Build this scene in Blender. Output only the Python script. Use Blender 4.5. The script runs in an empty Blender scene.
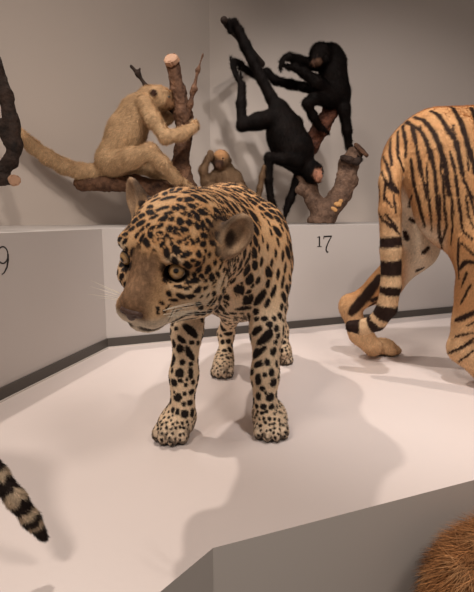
import bpy, bmesh, math, random
import numpy as np
from mathutils import Vector, Matrix
from mathutils.kdtree import KDTree
from mathutils.bvhtree import BVHTree
random.seed(7)
RNG = np.random.default_rng(7)
S = bpy.context.scene
COL = S.collection
PI = math.pi

# ------------------------------------------------------------------ camera
FPX = 500.0
PITCH = math.atan((296 - 214) / FPX)
HC = 0.6
cF = np.array([0, math.cos(PITCH), -math.sin(PITCH)])
cU = np.array([0, math.sin(PITCH), math.cos(PITCH)])
cR = np.array([1.0, 0, 0])
cC = np.array([0, 0, HC])


def ray(px, py):
    return cF + (px - 237) / FPX * cR + (296 - py) / FPX * cU


def at(px, py, Y):
    r = ray(px, py)
    return cC + r * (Y / r[1])


def ground(px, py, z=0.0):
    r = ray(px, py)
    return cC + r * ((z - HC) / r[2])


def on_plane(px, py, p0, n):
    r = ray(px, py)
    return cC + r * (np.dot(p0 - cC, n) / np.dot(r, n))


cam = bpy.data.cameras.new('camera')
cam.sensor_fit = 'HORIZONTAL'
cam.sensor_width = 36
cam.lens = 36 * FPX / 474
cam.clip_start = 0.02
camo = bpy.data.objects.new('camera', cam)
camo.location = cC
camo.rotation_euler = (PI / 2 - PITCH, 0, 0)
COL.objects.link(camo)
S.camera = camo


# ------------------------------------------------------------------ colour + noise
def lin(c):
    c = np.asarray(c, float) / 255.0
    return np.where(c <= 0.04045, c / 12.92, ((c + 0.055) / 1.055) ** 2.4)


def _h(ix, iy, iz, seed):
    n = (ix * 374761393 + iy * 668265263 + iz * 2147483647 + seed * 974711).astype(np.int64)
    n = (n ^ (n >> 13)) * 1274126177 & 0x7fffffff
    n = n ^ (n >> 16)
    return (n & 0xffff) / 65535.0


def noise(P, freq, seed=0):
    q = P * freq
    i = np.floor(q).astype(np.int64)
    f = q - i
    f = f * f * (3 - 2 * f)
    out = 0
    for dx in (0, 1):
        for dy in (0, 1):
            for dz in (0, 1):
                w = (f[:, 0] if dx else 1 - f[:, 0]) * (f[:, 1] if dy else 1 - f[:, 1]) * (f[:, 2] if dz else 1 - f[:, 2])
                out = out + w * _h(i[:, 0] + dx, i[:, 1] + dy, i[:, 2] + dz, seed)
    return out


def sst(a, b, x):
    t = np.clip((x - a) / (b - a), 0, 1)
    return t * t * (3 - 2 * t)


def mix(a, b, t):
    t = np.asarray(t)
    if t.ndim == 1:
        t = t[:, None]
    return a * (1 - t) + b * t


# ------------------------------------------------------------------ implicit surfaces -> one continuous skin
class Skin:
    def __init__(self, off=0.0):
        self.pr = []
        self.off = off

    def cone(self, a, ra, b, rb, k=0.03, op='+'):
        if op == '+':
            ra = ra - min(self.off, .22 * ra)
            rb = rb - min(self.off, .22 * rb)
        self.pr.append(('c', np.array(a, float), float(ra), np.array(b, float), float(rb), k, op))

    def chain(self, pts, rad, k=0.03):
        for i in range(len(pts) - 1):
            self.cone(pts[i], rad[i], pts[i + 1], rad[i + 1], k)

    def ell(self, c, r, R=None, k=0.03, op='+'):
        if op == '+': r = [q - min(self.off, .22 * q) for q in r]
        self.pr.append(('e', np.array(c, float), np.array(r, float), np.eye(3) if R is None else np.array(R, float), k, op))

    def build(self, vox, zmin=None):
        lo = np.full(3, 1e9)
        hi = -lo
        bb = []
        for p in self.pr:
            k = p[-2]
            if p[0] == 'c':
                l = np.minimum(p[1] - p[2], p[3] - p[4])
                h = np.maximum(p[1] + p[2], p[3] + p[4])
            else:
                e = np.sqrt(((p[3] * p[2]) ** 2).sum(1))
                l, h = p[1] - e, p[1] + e
            bb.append((l, h))
            if p[-1] == '+':
                lo = np.minimum(lo, l)
                hi = np.maximum(hi, h)
        lo = lo - 4 * vox
        hi = hi + 4 * vox
        n = np.ceil((hi - lo) / vox).astype(int) + 1
        f = np.full(n, 1.0, np.float32)
        ax = [lo[i] + vox * np.arange(n[i]) for i in range(3)]
        for p, (l, h) in zip(self.pr, bb):
            k = p[-2]
            m = k + 3 * vox
            i0 = np.maximum(np.floor((l - m - lo) / vox).astype(int), 0)
            i1 = np.minimum(np.ceil((h + m - lo) / vox).astype(int) + 1, n)
            if (i1 <= i0).any():
                continue
            X = ax[0][i0[0]:i1[0]][:, None, None]
            Y = ax[1][i0[1]:i1[1]][None, :, None]
            Z = ax[2][i0[2]:i1[2]][None, None, :]
            if p[0] == 'c':
                a, ra, b, rb = p[1:5]
                d = b - a
                L = max(d @ d, 1e-12)
                t = np.clip(((X - a[0]) * d[0] + (Y - a[1]) * d[1] + (Z - a[2]) * d[2]) / L, 0, 1)
                dist = np.sqrt((X - a[0] - t * d[0]) ** 2 + (Y - a[1] - t * d[1]) ** 2 + (Z - a[2] - t * d[2]) ** 2) - (ra + (rb - ra) * t)
            else:
                c, r, R = p[1:4]
                u = [(X - c[0]) * R[0, j] + (Y - c[1]) * R[1, j] + (Z - c[2]) * R[2, j] for j in range(3)]
                k0 = np.sqrt((u[0] / r[0]) ** 2 + (u[1] / r[1]) ** 2 + (u[2] / r[2]) ** 2)
                k1 = np.sqrt((u[0] / r[0] ** 2) ** 2 + (u[1] / r[1] ** 2) ** 2 + (u[2] / r[2] ** 2) ** 2)
                dist = k0 * (k0 - 1) / np.maximum(k1, 1e-9)
            sl = f[i0[0]:i1[0], i0[1]:i1[1], i0[2]:i1[2]]
            if p[-1] == '+':
                hh = np.maximum(k - np.abs(sl - dist), 0) / k
                sl[:] = np.minimum(sl, dist) - hh * hh * k * 0.25
            else:
                nd = -dist
                hh = np.maximum(k - np.abs(sl - nd), 0) / k
                sl[:] = np.maximum(sl, nd) + hh * hh * k * 0.25
        if zmin is not None:
            f = np.maximum(f, (zmin - ax[2])[None, None, :].astype(np.float32))
        return nets(f, lo, vox)


def nets(f, lo, vox):
    s = f < 0
    n = np.array(f.shape)
    c = [slice(0, -1), slice(1, None)]
    cnt = np.zeros(n - 1, np.int8)
    for i in (0, 1):
        for j in (0, 1):
            for k in (0, 1):
                cnt += s[c[i], c[j], c[k]]
    act = (cnt > 0) & (cnt < 8)
    idx = np.argwhere(act)
    acc = np.zeros((len(idx), 3))
    num = np.zeros(len(idx))
    cs = [(i, j, k) for i in (0, 1) for j in (0, 1) for k in (0, 1)]
    val = {q: f[idx[:, 0] + q[0], idx[:, 1] + q[1], idx[:, 2] + q[2]].astype(float) for q in cs}
    for q in cs:
        for a in range(3):
            if q[a] == 0:
                q2 = list(q)
                q2[a] = 1
                v0, v1 = val[q], val[tuple(q2)]
                cr = (v0 < 0) != (v1 < 0)
                t = np.where(cr, v0 / np.where(cr, v0 - v1, 1), 0)
                pt = np.array(q, float)[None, :].repeat(len(idx), 0)
                pt[:, a] = t
                acc += pt * cr[:, None]
                num += cr
    V = lo + vox * (idx + acc / num[:, None])
    vid = np.full(n - 1, -1, np.int64)
    vid[act] = np.arange(len(idx))
    quads = []
    for a in range(3):
        b, d = (a + 1) % 3, (a + 2) % 3
        s0 = [slice(None)] * 3
        s1 = [slice(None)] * 3
        s0[a] = slice(0, -1)
        s1[a] = slice(1, None)
        A, B = s[tuple(s0)], s[tuple(s1)]
        e = np.argwhere(A != B)
        ok = (e[:, b] > 0) & (e[:, d] > 0) & (e[:, b] < n[b] - 1) & (e[:, d] < n[d] - 1)
        e = e[ok]
        flip = B[e[:, 0], e[:, 1], e[:, 2]]
        q = []
        for ob, od in ((-1, -1), (0, -1), (0, 0), (-1, 0)):
            t = e.copy()
            t[:, b] += ob
            t[:, d] += od
            q.append(vid[t[:, 0], t[:, 1], t[:, 2]])
        q = np.stack(q, 1)
        q[flip] = q[flip][:, ::-1]
        quads.append(q)
    Q = np.concatenate(quads)
    Q = Q[(Q >= 0).all(1)]
    # a few relaxing passes
    for it in range(2):
        sm = np.zeros_like(V)
        w = np.zeros(len(V))
        for a in range(4):
            b = (a + 1) % 4
            np.add.at(sm, Q[:, a], V[Q[:, b]])
            np.add.at(sm, Q[:, b], V[Q[:, a]])
            np.add.at(w, Q[:, a], 1)
            np.add.at(w, Q[:, b], 1)
        V = V * 0.5 + 0.5 * sm / np.maximum(w, 1)[:, None]
    return V, Q


def normals(V, Q):
    nf = np.cross(V[Q[:, 2]] - V[Q[:, 0]], V[Q[:, 3]] - V[Q[:, 1]])
    N = np.zeros_like(V)
    for a in range(4):
        np.add.at(N, Q[:, a], nf)
    return N / np.maximum(np.linalg.norm(N, axis=1), 1e-12)[:, None]


def bvh(V, Q):
    return BVHTree.FromPolygons([Vector(v) for v in V], Q.tolist())


def cast(tree, px, py):
    r = ray(px, py)
    h = tree.ray_cast(Vector(cC), Vector(r).normalized())
    return None if h[0] is None else (np.array(h[0]), np.array(h[1]))


def fur(V, Q, N, n, length, width, comb, lift, jit=0.3, mask=None):
    """single tapering hairs rooted all over the skin: returns strand verts, tri faces, roots, root normals"""
    T = np.concatenate([Q[:, [0, 1, 2]], Q[:, [0, 2, 3]]])
    ar = np.linalg.norm(np.cross(V[T[:, 1]] - V[T[:, 0]], V[T[:, 2]] - V[T[:, 0]]), axis=1)
    if mask is not None:
        ar = ar * mask(V[T].mean(1))
    ti = RNG.choice(len(T), n, p=ar / ar.sum())
    a = np.sqrt(RNG.random(n))
    b = RNG.random(n)
    w = np.stack([1 - a, a * (1 - b), a * b], 1)[:, :, None]
    P = (V[T[ti]] * w).sum(1)
    Nn = (N[T[ti]] * w).sum(1)
    Nn /= np.maximum(np.linalg.norm(Nn, axis=1), 1e-9)[:, None]
    D = comb(P, Nn) + RNG.normal(0, jit, (n, 3))
    D -= Nn * (D * Nn).sum(1)[:, None]
    D /= np.maximum(np.linalg.norm(D, axis=1), 1e-9)[:, None]
    dirn = D + Nn * lift * (0.5 + RNG.random(n))[:, None]
    dirn /= np.linalg.norm(dirn, axis=1)[:, None]
    L = length(P) if callable(length) else np.full(n, length)
    L = L * (0.6 + 0.8 * RNG.random(n))
    side = np.cross(dirn, Nn)
    side /= np.maximum(np.linalg.norm(side, axis=1), 1e-9)[:, None]
    R0 = P - Nn * 0.001
    tip = P + dirn * L[:, None]
    vs = np.stack([R0 - side * width / 2, R0 + side * width / 2, tip], 1).reshape(-1, 3)
    fs = np.arange(3 * n).reshape(-1, 3)
    nn = Nn + RNG.normal(0, 0.22, (n, 3))
    nn /= np.linalg.norm(nn, axis=1)[:, None]
    return vs, fs, P, Nn, np.repeat(nn, 3, 0)


# ------------------------------------------------------------------ objects
def tag(o, label=None, cat=None, group=None, kind=None):
    if label: o['label'] = label
    if cat: o['category'] = cat
    if group: o['group'] = group
    if kind: o['kind'] = kind
    return o


def empty(name, loc, label=None, cat=None, group=None):
    o = bpy.data.objects.new(name, None)
    o.empty_display_size = 0.05
    o.location = loc
    COL.objects.link(o)
    return tag(o, label, cat, group)


def link(name, me, mat, parent=None):
    o = bpy.data.objects.new(name, me)
    COL.objects.link(o)
    if mat and not me.materials:
        me.materials.append(mat)
    if parent is not None:
        o.parent = parent
        o.matrix_parent_inverse = Matrix.Translation(parent.location).inverted()
    return o


def big_mesh(name, V, faces, col=None, nrm=None):
    me = bpy.data.meshes.new(name)
    V = np.asarray(V, np.float32)
    me.vertices.add(len(V))
    me.vertices.foreach_set('co', V.ravel())
    tot = np.concatenate([np.full(len(f), f.shape[1]) for f in faces])
    idx = np.concatenate([f.ravel() for f in faces])
    me.loops.add(len(idx))
    me.loops.foreach_set('vertex_index', idx.astype(np.int32))
    me.polygons.add(len(tot))
    me.polygons.foreach_set('loop_start', np.concatenate([[0], np.cumsum(tot)[:-1]]).astype(np.int32))
    me.polygons.foreach_set('loop_total', tot.astype(np.int32))
    me.update(calc_edges=True)
    me.validate()
    me.polygons.foreach_set('use_smooth', np.ones(len(me.polygons), bool))
    if col is not None:
        at_ = me.color_attributes.new('Col', 'FLOAT_COLOR', 'POINT')
        at_.data.foreach_set('color', np.concatenate([col, np.ones((len(col), 1))], 1).astype(np.float32).ravel())
    if nrm is not None:
        me.normals_split_custom_set_from_vertices(nrm.astype(np.float32))
    return me


def coat(name, V, Q, colfn, mat, parent, n, length, width, comb, lift, jit=0.3, var=0.22, mask=None, furcol=None):
    N = normals(V, Q)
    c = colfn(V, N)
    if n:
        vs, fs, P, Nn, nn = fur(V, Q, N, n, length, width, comb, lift, jit, mask)
        cc = (furcol or colfn)(P, Nn) * np.exp(RNG.normal(0, var, (len(P), 1)))
        V2 = np.concatenate([V, vs])
        me = big_mesh(name, V2, [Q, fs + len(V)], np.concatenate([c, np.repeat(cc, 3, 0)]), np.concatenate([N, nn]))
    else:
        me = big_mesh(name, V, [Q], c, N)
    return link(name, me, mat, parent)


def bm_obj(name, bm, mat, parent=None, smooth=False):
    me = bpy.data.meshes.new(name)
    bmesh.ops.recalc_face_normals(bm, faces=bm.faces)
    bm.to_mesh(me)
    bm.free()
    if smooth:
        for p in me.polygons: p.use_smooth = True
    return link(name, me, mat, parent)


def prism(name, pts, z0, z1, mat, parent=None, ztop=None, bevel=0):
    bm = bmesh.new()
    lo = [bm.verts.new((p[0], p[1], z0)) for p in pts]
    hi = [bm.verts.new((p[0], p[1], z1 if ztop is None else ztop[i])) for i, p in enumerate(pts)]
    n = len(pts)
    bm.faces.new(lo[::-1])
    bm.faces.new(hi)
    for i in range(n):
        bm.faces.new((lo[i], lo[(i + 1) % n], hi[(i + 1) % n], hi[i]))
    if bevel:
        bmesh.ops.bevel(bm, geom=list(bm.edges), offset=bevel, segments=2, affect='EDGES')
    return bm_obj(name, bm, mat, parent)


def tube_mesh(bm, pts, rad, seg=8):
    pts = [Vector(p) for p in pts]
    rings = []
    up = Vector((0.3, 0.2, 1)).normalized()
    for i, p in enumerate(pts):
        t = (pts[min(i + 1, len(pts) - 1)] - pts[max(i - 1, 0)]).normalized()
        a = t.cross(up)
        if a.length < 1e-3: a = t.cross(Vector((1, 0, 0)))
        a.normalize()
        b = t.cross(a)
        rings.append([bm.verts.new(p + (a * math.cos(2 * PI * j / seg) + b * math.sin(2 * PI * j / seg)) * rad[i]) for j in range(seg)])
    for i in range(len(rings) - 1):
        for j in range(seg):
            bm.faces.new((rings[i][j], rings[i][(j + 1) % seg], rings[i + 1][(j + 1) % seg], rings[i + 1][j]))
    bm.faces.new(rings[0][::-1])
    bm.faces.new(rings[-1])


# ------------------------------------------------------------------ materials
def nodes(name):
    m = bpy.data.materials.new(name)
    m.use_nodes = True
    nt = m.node_tree
    return m, nt, nt.nodes['Principled BSDF']


def plain(name, rgb, rough=0.6, var=0.04, scale=3.0, bump=0.0, bscale=200, spec=0.4):
    m, nt, b = nodes(name)
    N, L = nt.nodes, nt.links
    tc = N.new('ShaderNodeTexCoord')
    nz = N.new('ShaderNodeTexNoise')
    nz.inputs['Scale'].default_value = scale
    nz.inputs['Detail'].default_value = 5
    L.new(tc.outputs['Object'], nz.inputs['Vector'])
    mx = N.new('ShaderNodeMix')
    mx.data_type = 'RGBA'
    c = lin(rgb)
    mx.inputs[6].default_value = (*(c * (1 - var)), 1)
    mx.inputs[7].default_value = (*np.minimum(c * (1 + var), 1), 1)
    L.new(nz.outputs['Fac'], mx.inputs[0])
    L.new(mx.outputs[2], b.inputs['Base Color'])
    b.inputs['Roughness'].default_value = rough
    b.inputs['Specular IOR Level'].default_value = spec
    if bump:
        n2 = N.new('ShaderNodeTexNoise')
        n2.inputs['Scale'].default_value = bscale
        n2.inputs['Detail'].default_value = 4
        L.new(tc.outputs['Object'], n2.inputs['Vector'])
        bp = N.new('ShaderNodeBump')
        bp.inputs['Strength'].default_value = bump
        bp.inputs['Distance'].default_value = 0.004
        L.new(n2.outputs['Fac'], bp.inputs['Height'])
        L.new(bp.outputs['Normal'], b.inputs['Normal'])
    return m


def hide(name, rough=0.75, spec=0.2):
    m, nt, b = nodes(name)
    N, L = nt.nodes, nt.links
    a = N.new('ShaderNodeVertexColor')
    a.layer_name = 'Col'
    tc = N.new('ShaderNodeTexCoord')
    nz = N.new('ShaderNodeTexNoise')
    nz.inputs['Scale'].default_value = 260
    nz.inputs['Detail'].default_value = 3
    L.new(tc.outputs['Object'], nz.inputs['Vector'])
    mr = N.new('ShaderNodeMapRange')
    mr.inputs['From Min'].default_value = 0.3
    mr.inputs['From Max'].default_value = 0.7
    mr.inputs['To Min'].default_value = 0.8
    mr.inputs['To Max'].default_value = 1.15
    L.new(nz.outputs['Fac'], mr.inputs['Value'])
    mx = N.new('ShaderNodeMix')
    mx.data_type = 'RGBA'
    mx.blend_type = 'MULTIPLY'
    mx.inputs[0].default_value = 1
    L.new(a.outputs['Color'], mx.inputs[6])
    L.new(mr.outputs['Result'], mx.inputs[7])
    L.new(mx.outputs[2], b.inputs['Base Color'])
    b.inputs['Roughness'].default_value = rough
    b.inputs['Specular IOR Level'].default_value = spec
    return m


def bark(name, c0, c1, scale=18):
    m, nt, b = nodes(name)
    N, L = nt.nodes, nt.links
    tc = N.new('ShaderNodeTexCoord')
    nz = N.new('ShaderNodeTexNoise')
    nz.inputs['Scale'].default_value = scale
    nz.inputs['Detail'].default_value = 8
    nz.inputs['Roughness'].default_value = 0.7
    L.new(tc.outputs['Object'], nz.inputs['Vector'])
    cr = N.new('ShaderNodeValToRGB')
    cr.color_ramp.elements[0].position = 0.32
    cr.color_ramp.elements[1].position = 0.68
    cr.color_ramp.elements[0].color = (*lin(c0), 1)
    cr.color_ramp.elements[1].color = (*lin(c1), 1)
    L.new(nz.outputs['Fac'], cr.inputs[0])
    L.new(cr.outputs[0], b.inputs['Base Color'])
    v = N.new('ShaderNodeTexNoise')
    v.inputs['Scale'].default_value = scale * 5
    v.inputs['Detail'].default_value = 6
    L.new(tc.outputs['Object'], v.inputs['Vector'])
    bp = N.new('ShaderNodeBump')
    bp.inputs['Strength'].default_value = 0.9
    bp.inputs['Distance'].default_value = 0.008
    L.new(v.outputs['Fac'], bp.inputs['Height'])
    L.new(bp.outputs['Normal'], b.inputs['Normal'])
    b.inputs['Roughness'].default_value = 0.8
    b.inputs['Specular IOR Level'].default_value = 0.25
    return m


M_wall = plain('wall_paint', (194, 181, 171), 0.85, 0.03, 1.5, 0.15, 300)
M_panel = plain('panel_lacquer', (188, 180, 175), 0.45, 0.02, 1.2, 0, spec=0.5)
M_plat = plain('platform_paint', (226, 212, 206), 0.38, 0.03, 4.0, 0.06, 60, spec=0.5)
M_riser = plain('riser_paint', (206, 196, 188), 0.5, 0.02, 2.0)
M_base = plain('baseboard_paint', (74, 68, 63), 0.4, 0.05, 5.0)
M_floor = plain('gallery_floor', (96, 88, 82), 0.5, 0.1, 3.0)
M_ink = plain('black_vinyl', (28, 24, 24), 0.5, 0.02)
M_hide = hide('coat_hair')
M_hide_d = hide('dark_coat_hair', 0.7, 0.1)
M_nose = plain('nose_leather', (84, 60, 50), 0.45, 0.15, 90, 0.5, 400)
M_whisk = plain('whisker_white', (235, 225, 205), 0.4, 0.02)
M_bark = bark('brown_bark', (48, 30, 22), (120, 86, 64))
M_barkd = bark('dark_bark', (22, 16, 13), (62, 46, 38))
M_barkr = bark('reddish_bark', (40, 20, 15), (104, 62, 44))
M_barkg = bark('grey_bark', (58, 42, 34), (128, 100, 82))
M_cut = plain('cut_wood', (168, 130, 104), 0.7, 0.12, 60)
M_chip = plain('bare_wood', (196, 146, 92), 0.7, 0.2, 60)

# ------------------------------------------------------------------ the setting
C0 = ground(107, 347.5)
PL = ground(0, 401)
PR = ground(457, 312.7)
dl = (PL - C0)[:2]
dl = dl / np.linalg.norm(dl)
dr = (PR - C0)[:2]
dr = dr / np.linalg.norm(dr)
ZT = 0.5355
Lend = C0[:2] + dl * 2.6
Rend = C0[:2] + dr * 3.6
C1 = at(210, 100, 3.5)[:2]
wl = C1 + np.array([-1.11, -1.2]) / np.hypot(1.11, 1.2) * 4.0
wr = C1 + np.array([0.95, 0.31]) * 4.2
nL = np.array([-1.2, 1.11]) / np.hypot(1.2, 1.11)
nR = np.array([-0.31, 0.95])
WALLH = 3.0


def wall(name, a, b, n, z0, z1, th, mat, kind='structure'):
    pts = [a, b, b + n * th, a + n * th]
    return tag(prism(name, pts, z0, z1, mat), kind=kind)


wall('wall_left', C1, wl, nL, 0, WALLH, 0.12, M_wall)
wall('wall_right', C1, wr, nR, 0, WALLH, 0.12, M_wall)


def ext(o, lab):
    o['label'] = lab
    return o


led_l = prism('display_ledge', [C0[:2], C1, C1 + (wl - C1) * 0.75, Lend], 0.0, ZT, M_panel,
              ztop=[0.5348, 0.5348, 0.556, 0.556])
tag(led_l, 'pale display ledge with the number 9 on its front, left', kind='structure')
led_r = prism('display_ledge', [C0[:2], Rend, C1 + (wr - C1) * 0.9, C1], 0.0, ZT, M_panel,
              ztop=[0.5348, 0.556, 0.556, 0.5348])
tag(led_r, 'pale display ledge with the number 17 on its front', kind='structure')
inL = np.array([dl[1], -dl[0]]) * -1
if inL @ (np.zeros(2) - C0[:2]) < 0: inL = -inL
inR = np.array([dr[1], -dr[0]])
if inR @ (np.zeros(2) - C0[:2]) < 0: inR = -inR


def strip(name, a, b, n, z0, z1, t0, t1, mat):
    # the two strips meet in a mitre at the corner
    mit = (inL + inR) / (1 + inL @ inR)
    q = [a + mit * t0, b + n * t0, b + n * t1, a + mit * t1]
    return tag(prism(name, q, z0, z1, mat), kind='structure')


strip('baseboard_left', C0[:2], Lend, inL, 0.005, 0.043, 0.0, 0.008, M_base)
strip('baseboard_right', C0[:2], Rend, inR, 0.005, 0.043, 0.0, 0.008, M_base)
strip('trim_1', C0[:2], Lend, inL, 0.0, 0.005, 0.0, 0.014, M_riser)
strip('trim_2', C0[:2], Rend, inR, 0.0, 0.005, 0.0, 0.014, M_riser)

e0, e1, e2 = ground(213, 548)[:2], ground(474, 480)[:2], ground(160, 592)[:2]
de = (e1 - e0) / np.linalg.norm(e1 - e0)
df = (e2 - e0) / np.linalg.norm(e2 - e0)
ZF = -0.45
plat = prism('platform', [e0, e0 + de * 4.2, wr, C1, wl, e0 + df * 0.9 + np.array([-1.6, 0.0]), e0 + df * 0.9], ZF, 0.0, M_plat)
tag(plat, kind='structure')
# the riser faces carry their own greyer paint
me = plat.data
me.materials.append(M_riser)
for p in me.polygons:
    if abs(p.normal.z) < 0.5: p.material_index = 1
bm = bmesh.new()
for v in ((-4, -3), (5, -3), (5, 3), (-4, 3)): bm.verts.new((v[0], v[1], ZF))
bm.verts.ensure_lookup_table()
bm.faces.new(bm.verts)
tag(bm_obj('floor', bm, M_floor), kind='structure')


# numerals on the ledge fronts: flat vinyl strokes on the panel
def numerals(name, strokes, p0, n3, label):
    bm = bmesh.new()
    for st in strokes:
        P = [on_plane(x, y, p0, n3) for x, y, w in st]
        W = [w * np.linalg.norm(p - cC) / FPX for p, (x, y, w) in zip(P, st)]
        L, R = [], []
        for i in range(len(P)):
            t = P[min(i + 1, len(P) - 1)] - P[max(i - 1, 0)]
            s = np.cross(t, n3)
            s /= np.linalg.norm(s)
            L.append((P[i] + s * W[i] / 2, P[i] - s * W[i] / 2))
        off = n3 * 0.0012
        vf = [(bm.verts.new(a + off), bm.verts.new(b + off)) for a, b in L]
        vb = [(bm.verts.new(a - off * .2), bm.verts.new(b - off * .2)) for a, b in L]
        for i in range(len(vf) - 1):
            bm.faces.new((vf[i][0], vf[i + 1][0], vf[i + 1][1], vf[i][1]))
            bm.faces.new((vb[i][0], vf[i][0], vf[i + 1][0], vb[i + 1][0])) if True else None
            bm.faces.new((vf[i][1], vf[i + 1][1], vb[i + 1][1], vb[i][1]))
    o = bm_obj(name, bm, M_ink)
    return tag(o, label, 'number')


def arc(cx, cy, rx, ry, a0, a1, n, w0, w1):
    return [(cx + rx * math.cos(math.radians(a0 + (a1 - a0) * i / n)), cy + ry * math.sin(math.radians(a0 + (a1 - a0) * i / n)),
             w0 + (w1 - w0) * math.sin(PI * i / n)) for i in range(n + 1)]


nR3 = np.array([inR[0], inR[1], 0])
nL3 = np.array([inL[0], inL[1], 0])
numerals('numeral', [
    [(319.4, 236.6, 1.5), (319.4, 246.6, 1.5)], [(317.2, 237.6, .6), (319.6, 236.4, .9)], [(317.2, 246.6, .7), (321.6, 246.6, .7)],
    [(323.6, 239.2, .7), (323.9, 236.6, .9)], [(323.6, 236.6, 1.4), (331.8, 236.2, 1.4)],
    [(331.5, 236.3, .8), (328.6, 241.5, 1.2), (326.4, 247, 1.5), (326.0, 250, 1.4), (326.9, 252, 1.5), (328.2, 252, 1.8)]],
    C0, nR3, 'black numerals 17 on the pale ledge front behind the jaguar')
numerals('numeral', [
    arc(2.6, 255, 5.2, 8.4, 0, 360, 24, 1.2, 1.2)[:25],
    [(7.8, 254, 1.9), (8.0, 260, 2.0), (6.9, 267, 1.7), (4.2, 272.5, 1.1), (1.6, 274.6, .7)]],
    C0, nL3, 'black numeral 9 cut by the left edge, on the left ledge front')


# ------------------------------------------------------------------ jaguar
def rotm(y, pt, ro):
    cy, sy = math.cos(y), math.sin(y)
    cp, sp = math.cos(pt), math.sin(pt)
    cr, sr = math.cos(ro), math.sin(ro)
    return np.array([[cy, -sy, 0], [sy, cy, 0], [0, 0, 1]]) @ np.array([[1, 0, 0], [0, cp, -sp], [0, sp, cp]]) @ np.array([[cr, 0, sr], [0, 1, 0], [-sr, 0, cr]])


JH = np.array([-.141, 1.05, .501])
JA = rotm(math.radians(154), math.radians(-21), math.radians(-13))


def hw(x, y, z): return JH + JA @ np.array([x, y, z], float)


def to_head(P): return (P - JH) @ JA


EYES = [(-.050, .058, .022), (.068, .053, .018)]   # its left eye, its right eye


def paw(sk, c, d, w, h, l, k=0.02):
    """c: centre of the paw on the ground, d: unit toe direction"""
    d = np.array([d[0], d[1], 0.0])
    d /= np.linalg.norm(d)
    s = np.array([-d[1], d[0], 0])
    R = np.stack([s, d, [0, 0, 1]], 1)
    sk.ell(c + np.array([0, 0, h * .42]), (w * .46, l * .48, h * .5), R, k)
    for q, (o, f) in enumerate(((-.33, .26), (-.12, .40), (.12, .40), (.33, .26))):
        sk.ell(c + s * w * o + d * l * f + np.array([0, 0, h * .26]), (w * .155, l * .22, h * .30), R, 0.008)


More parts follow.
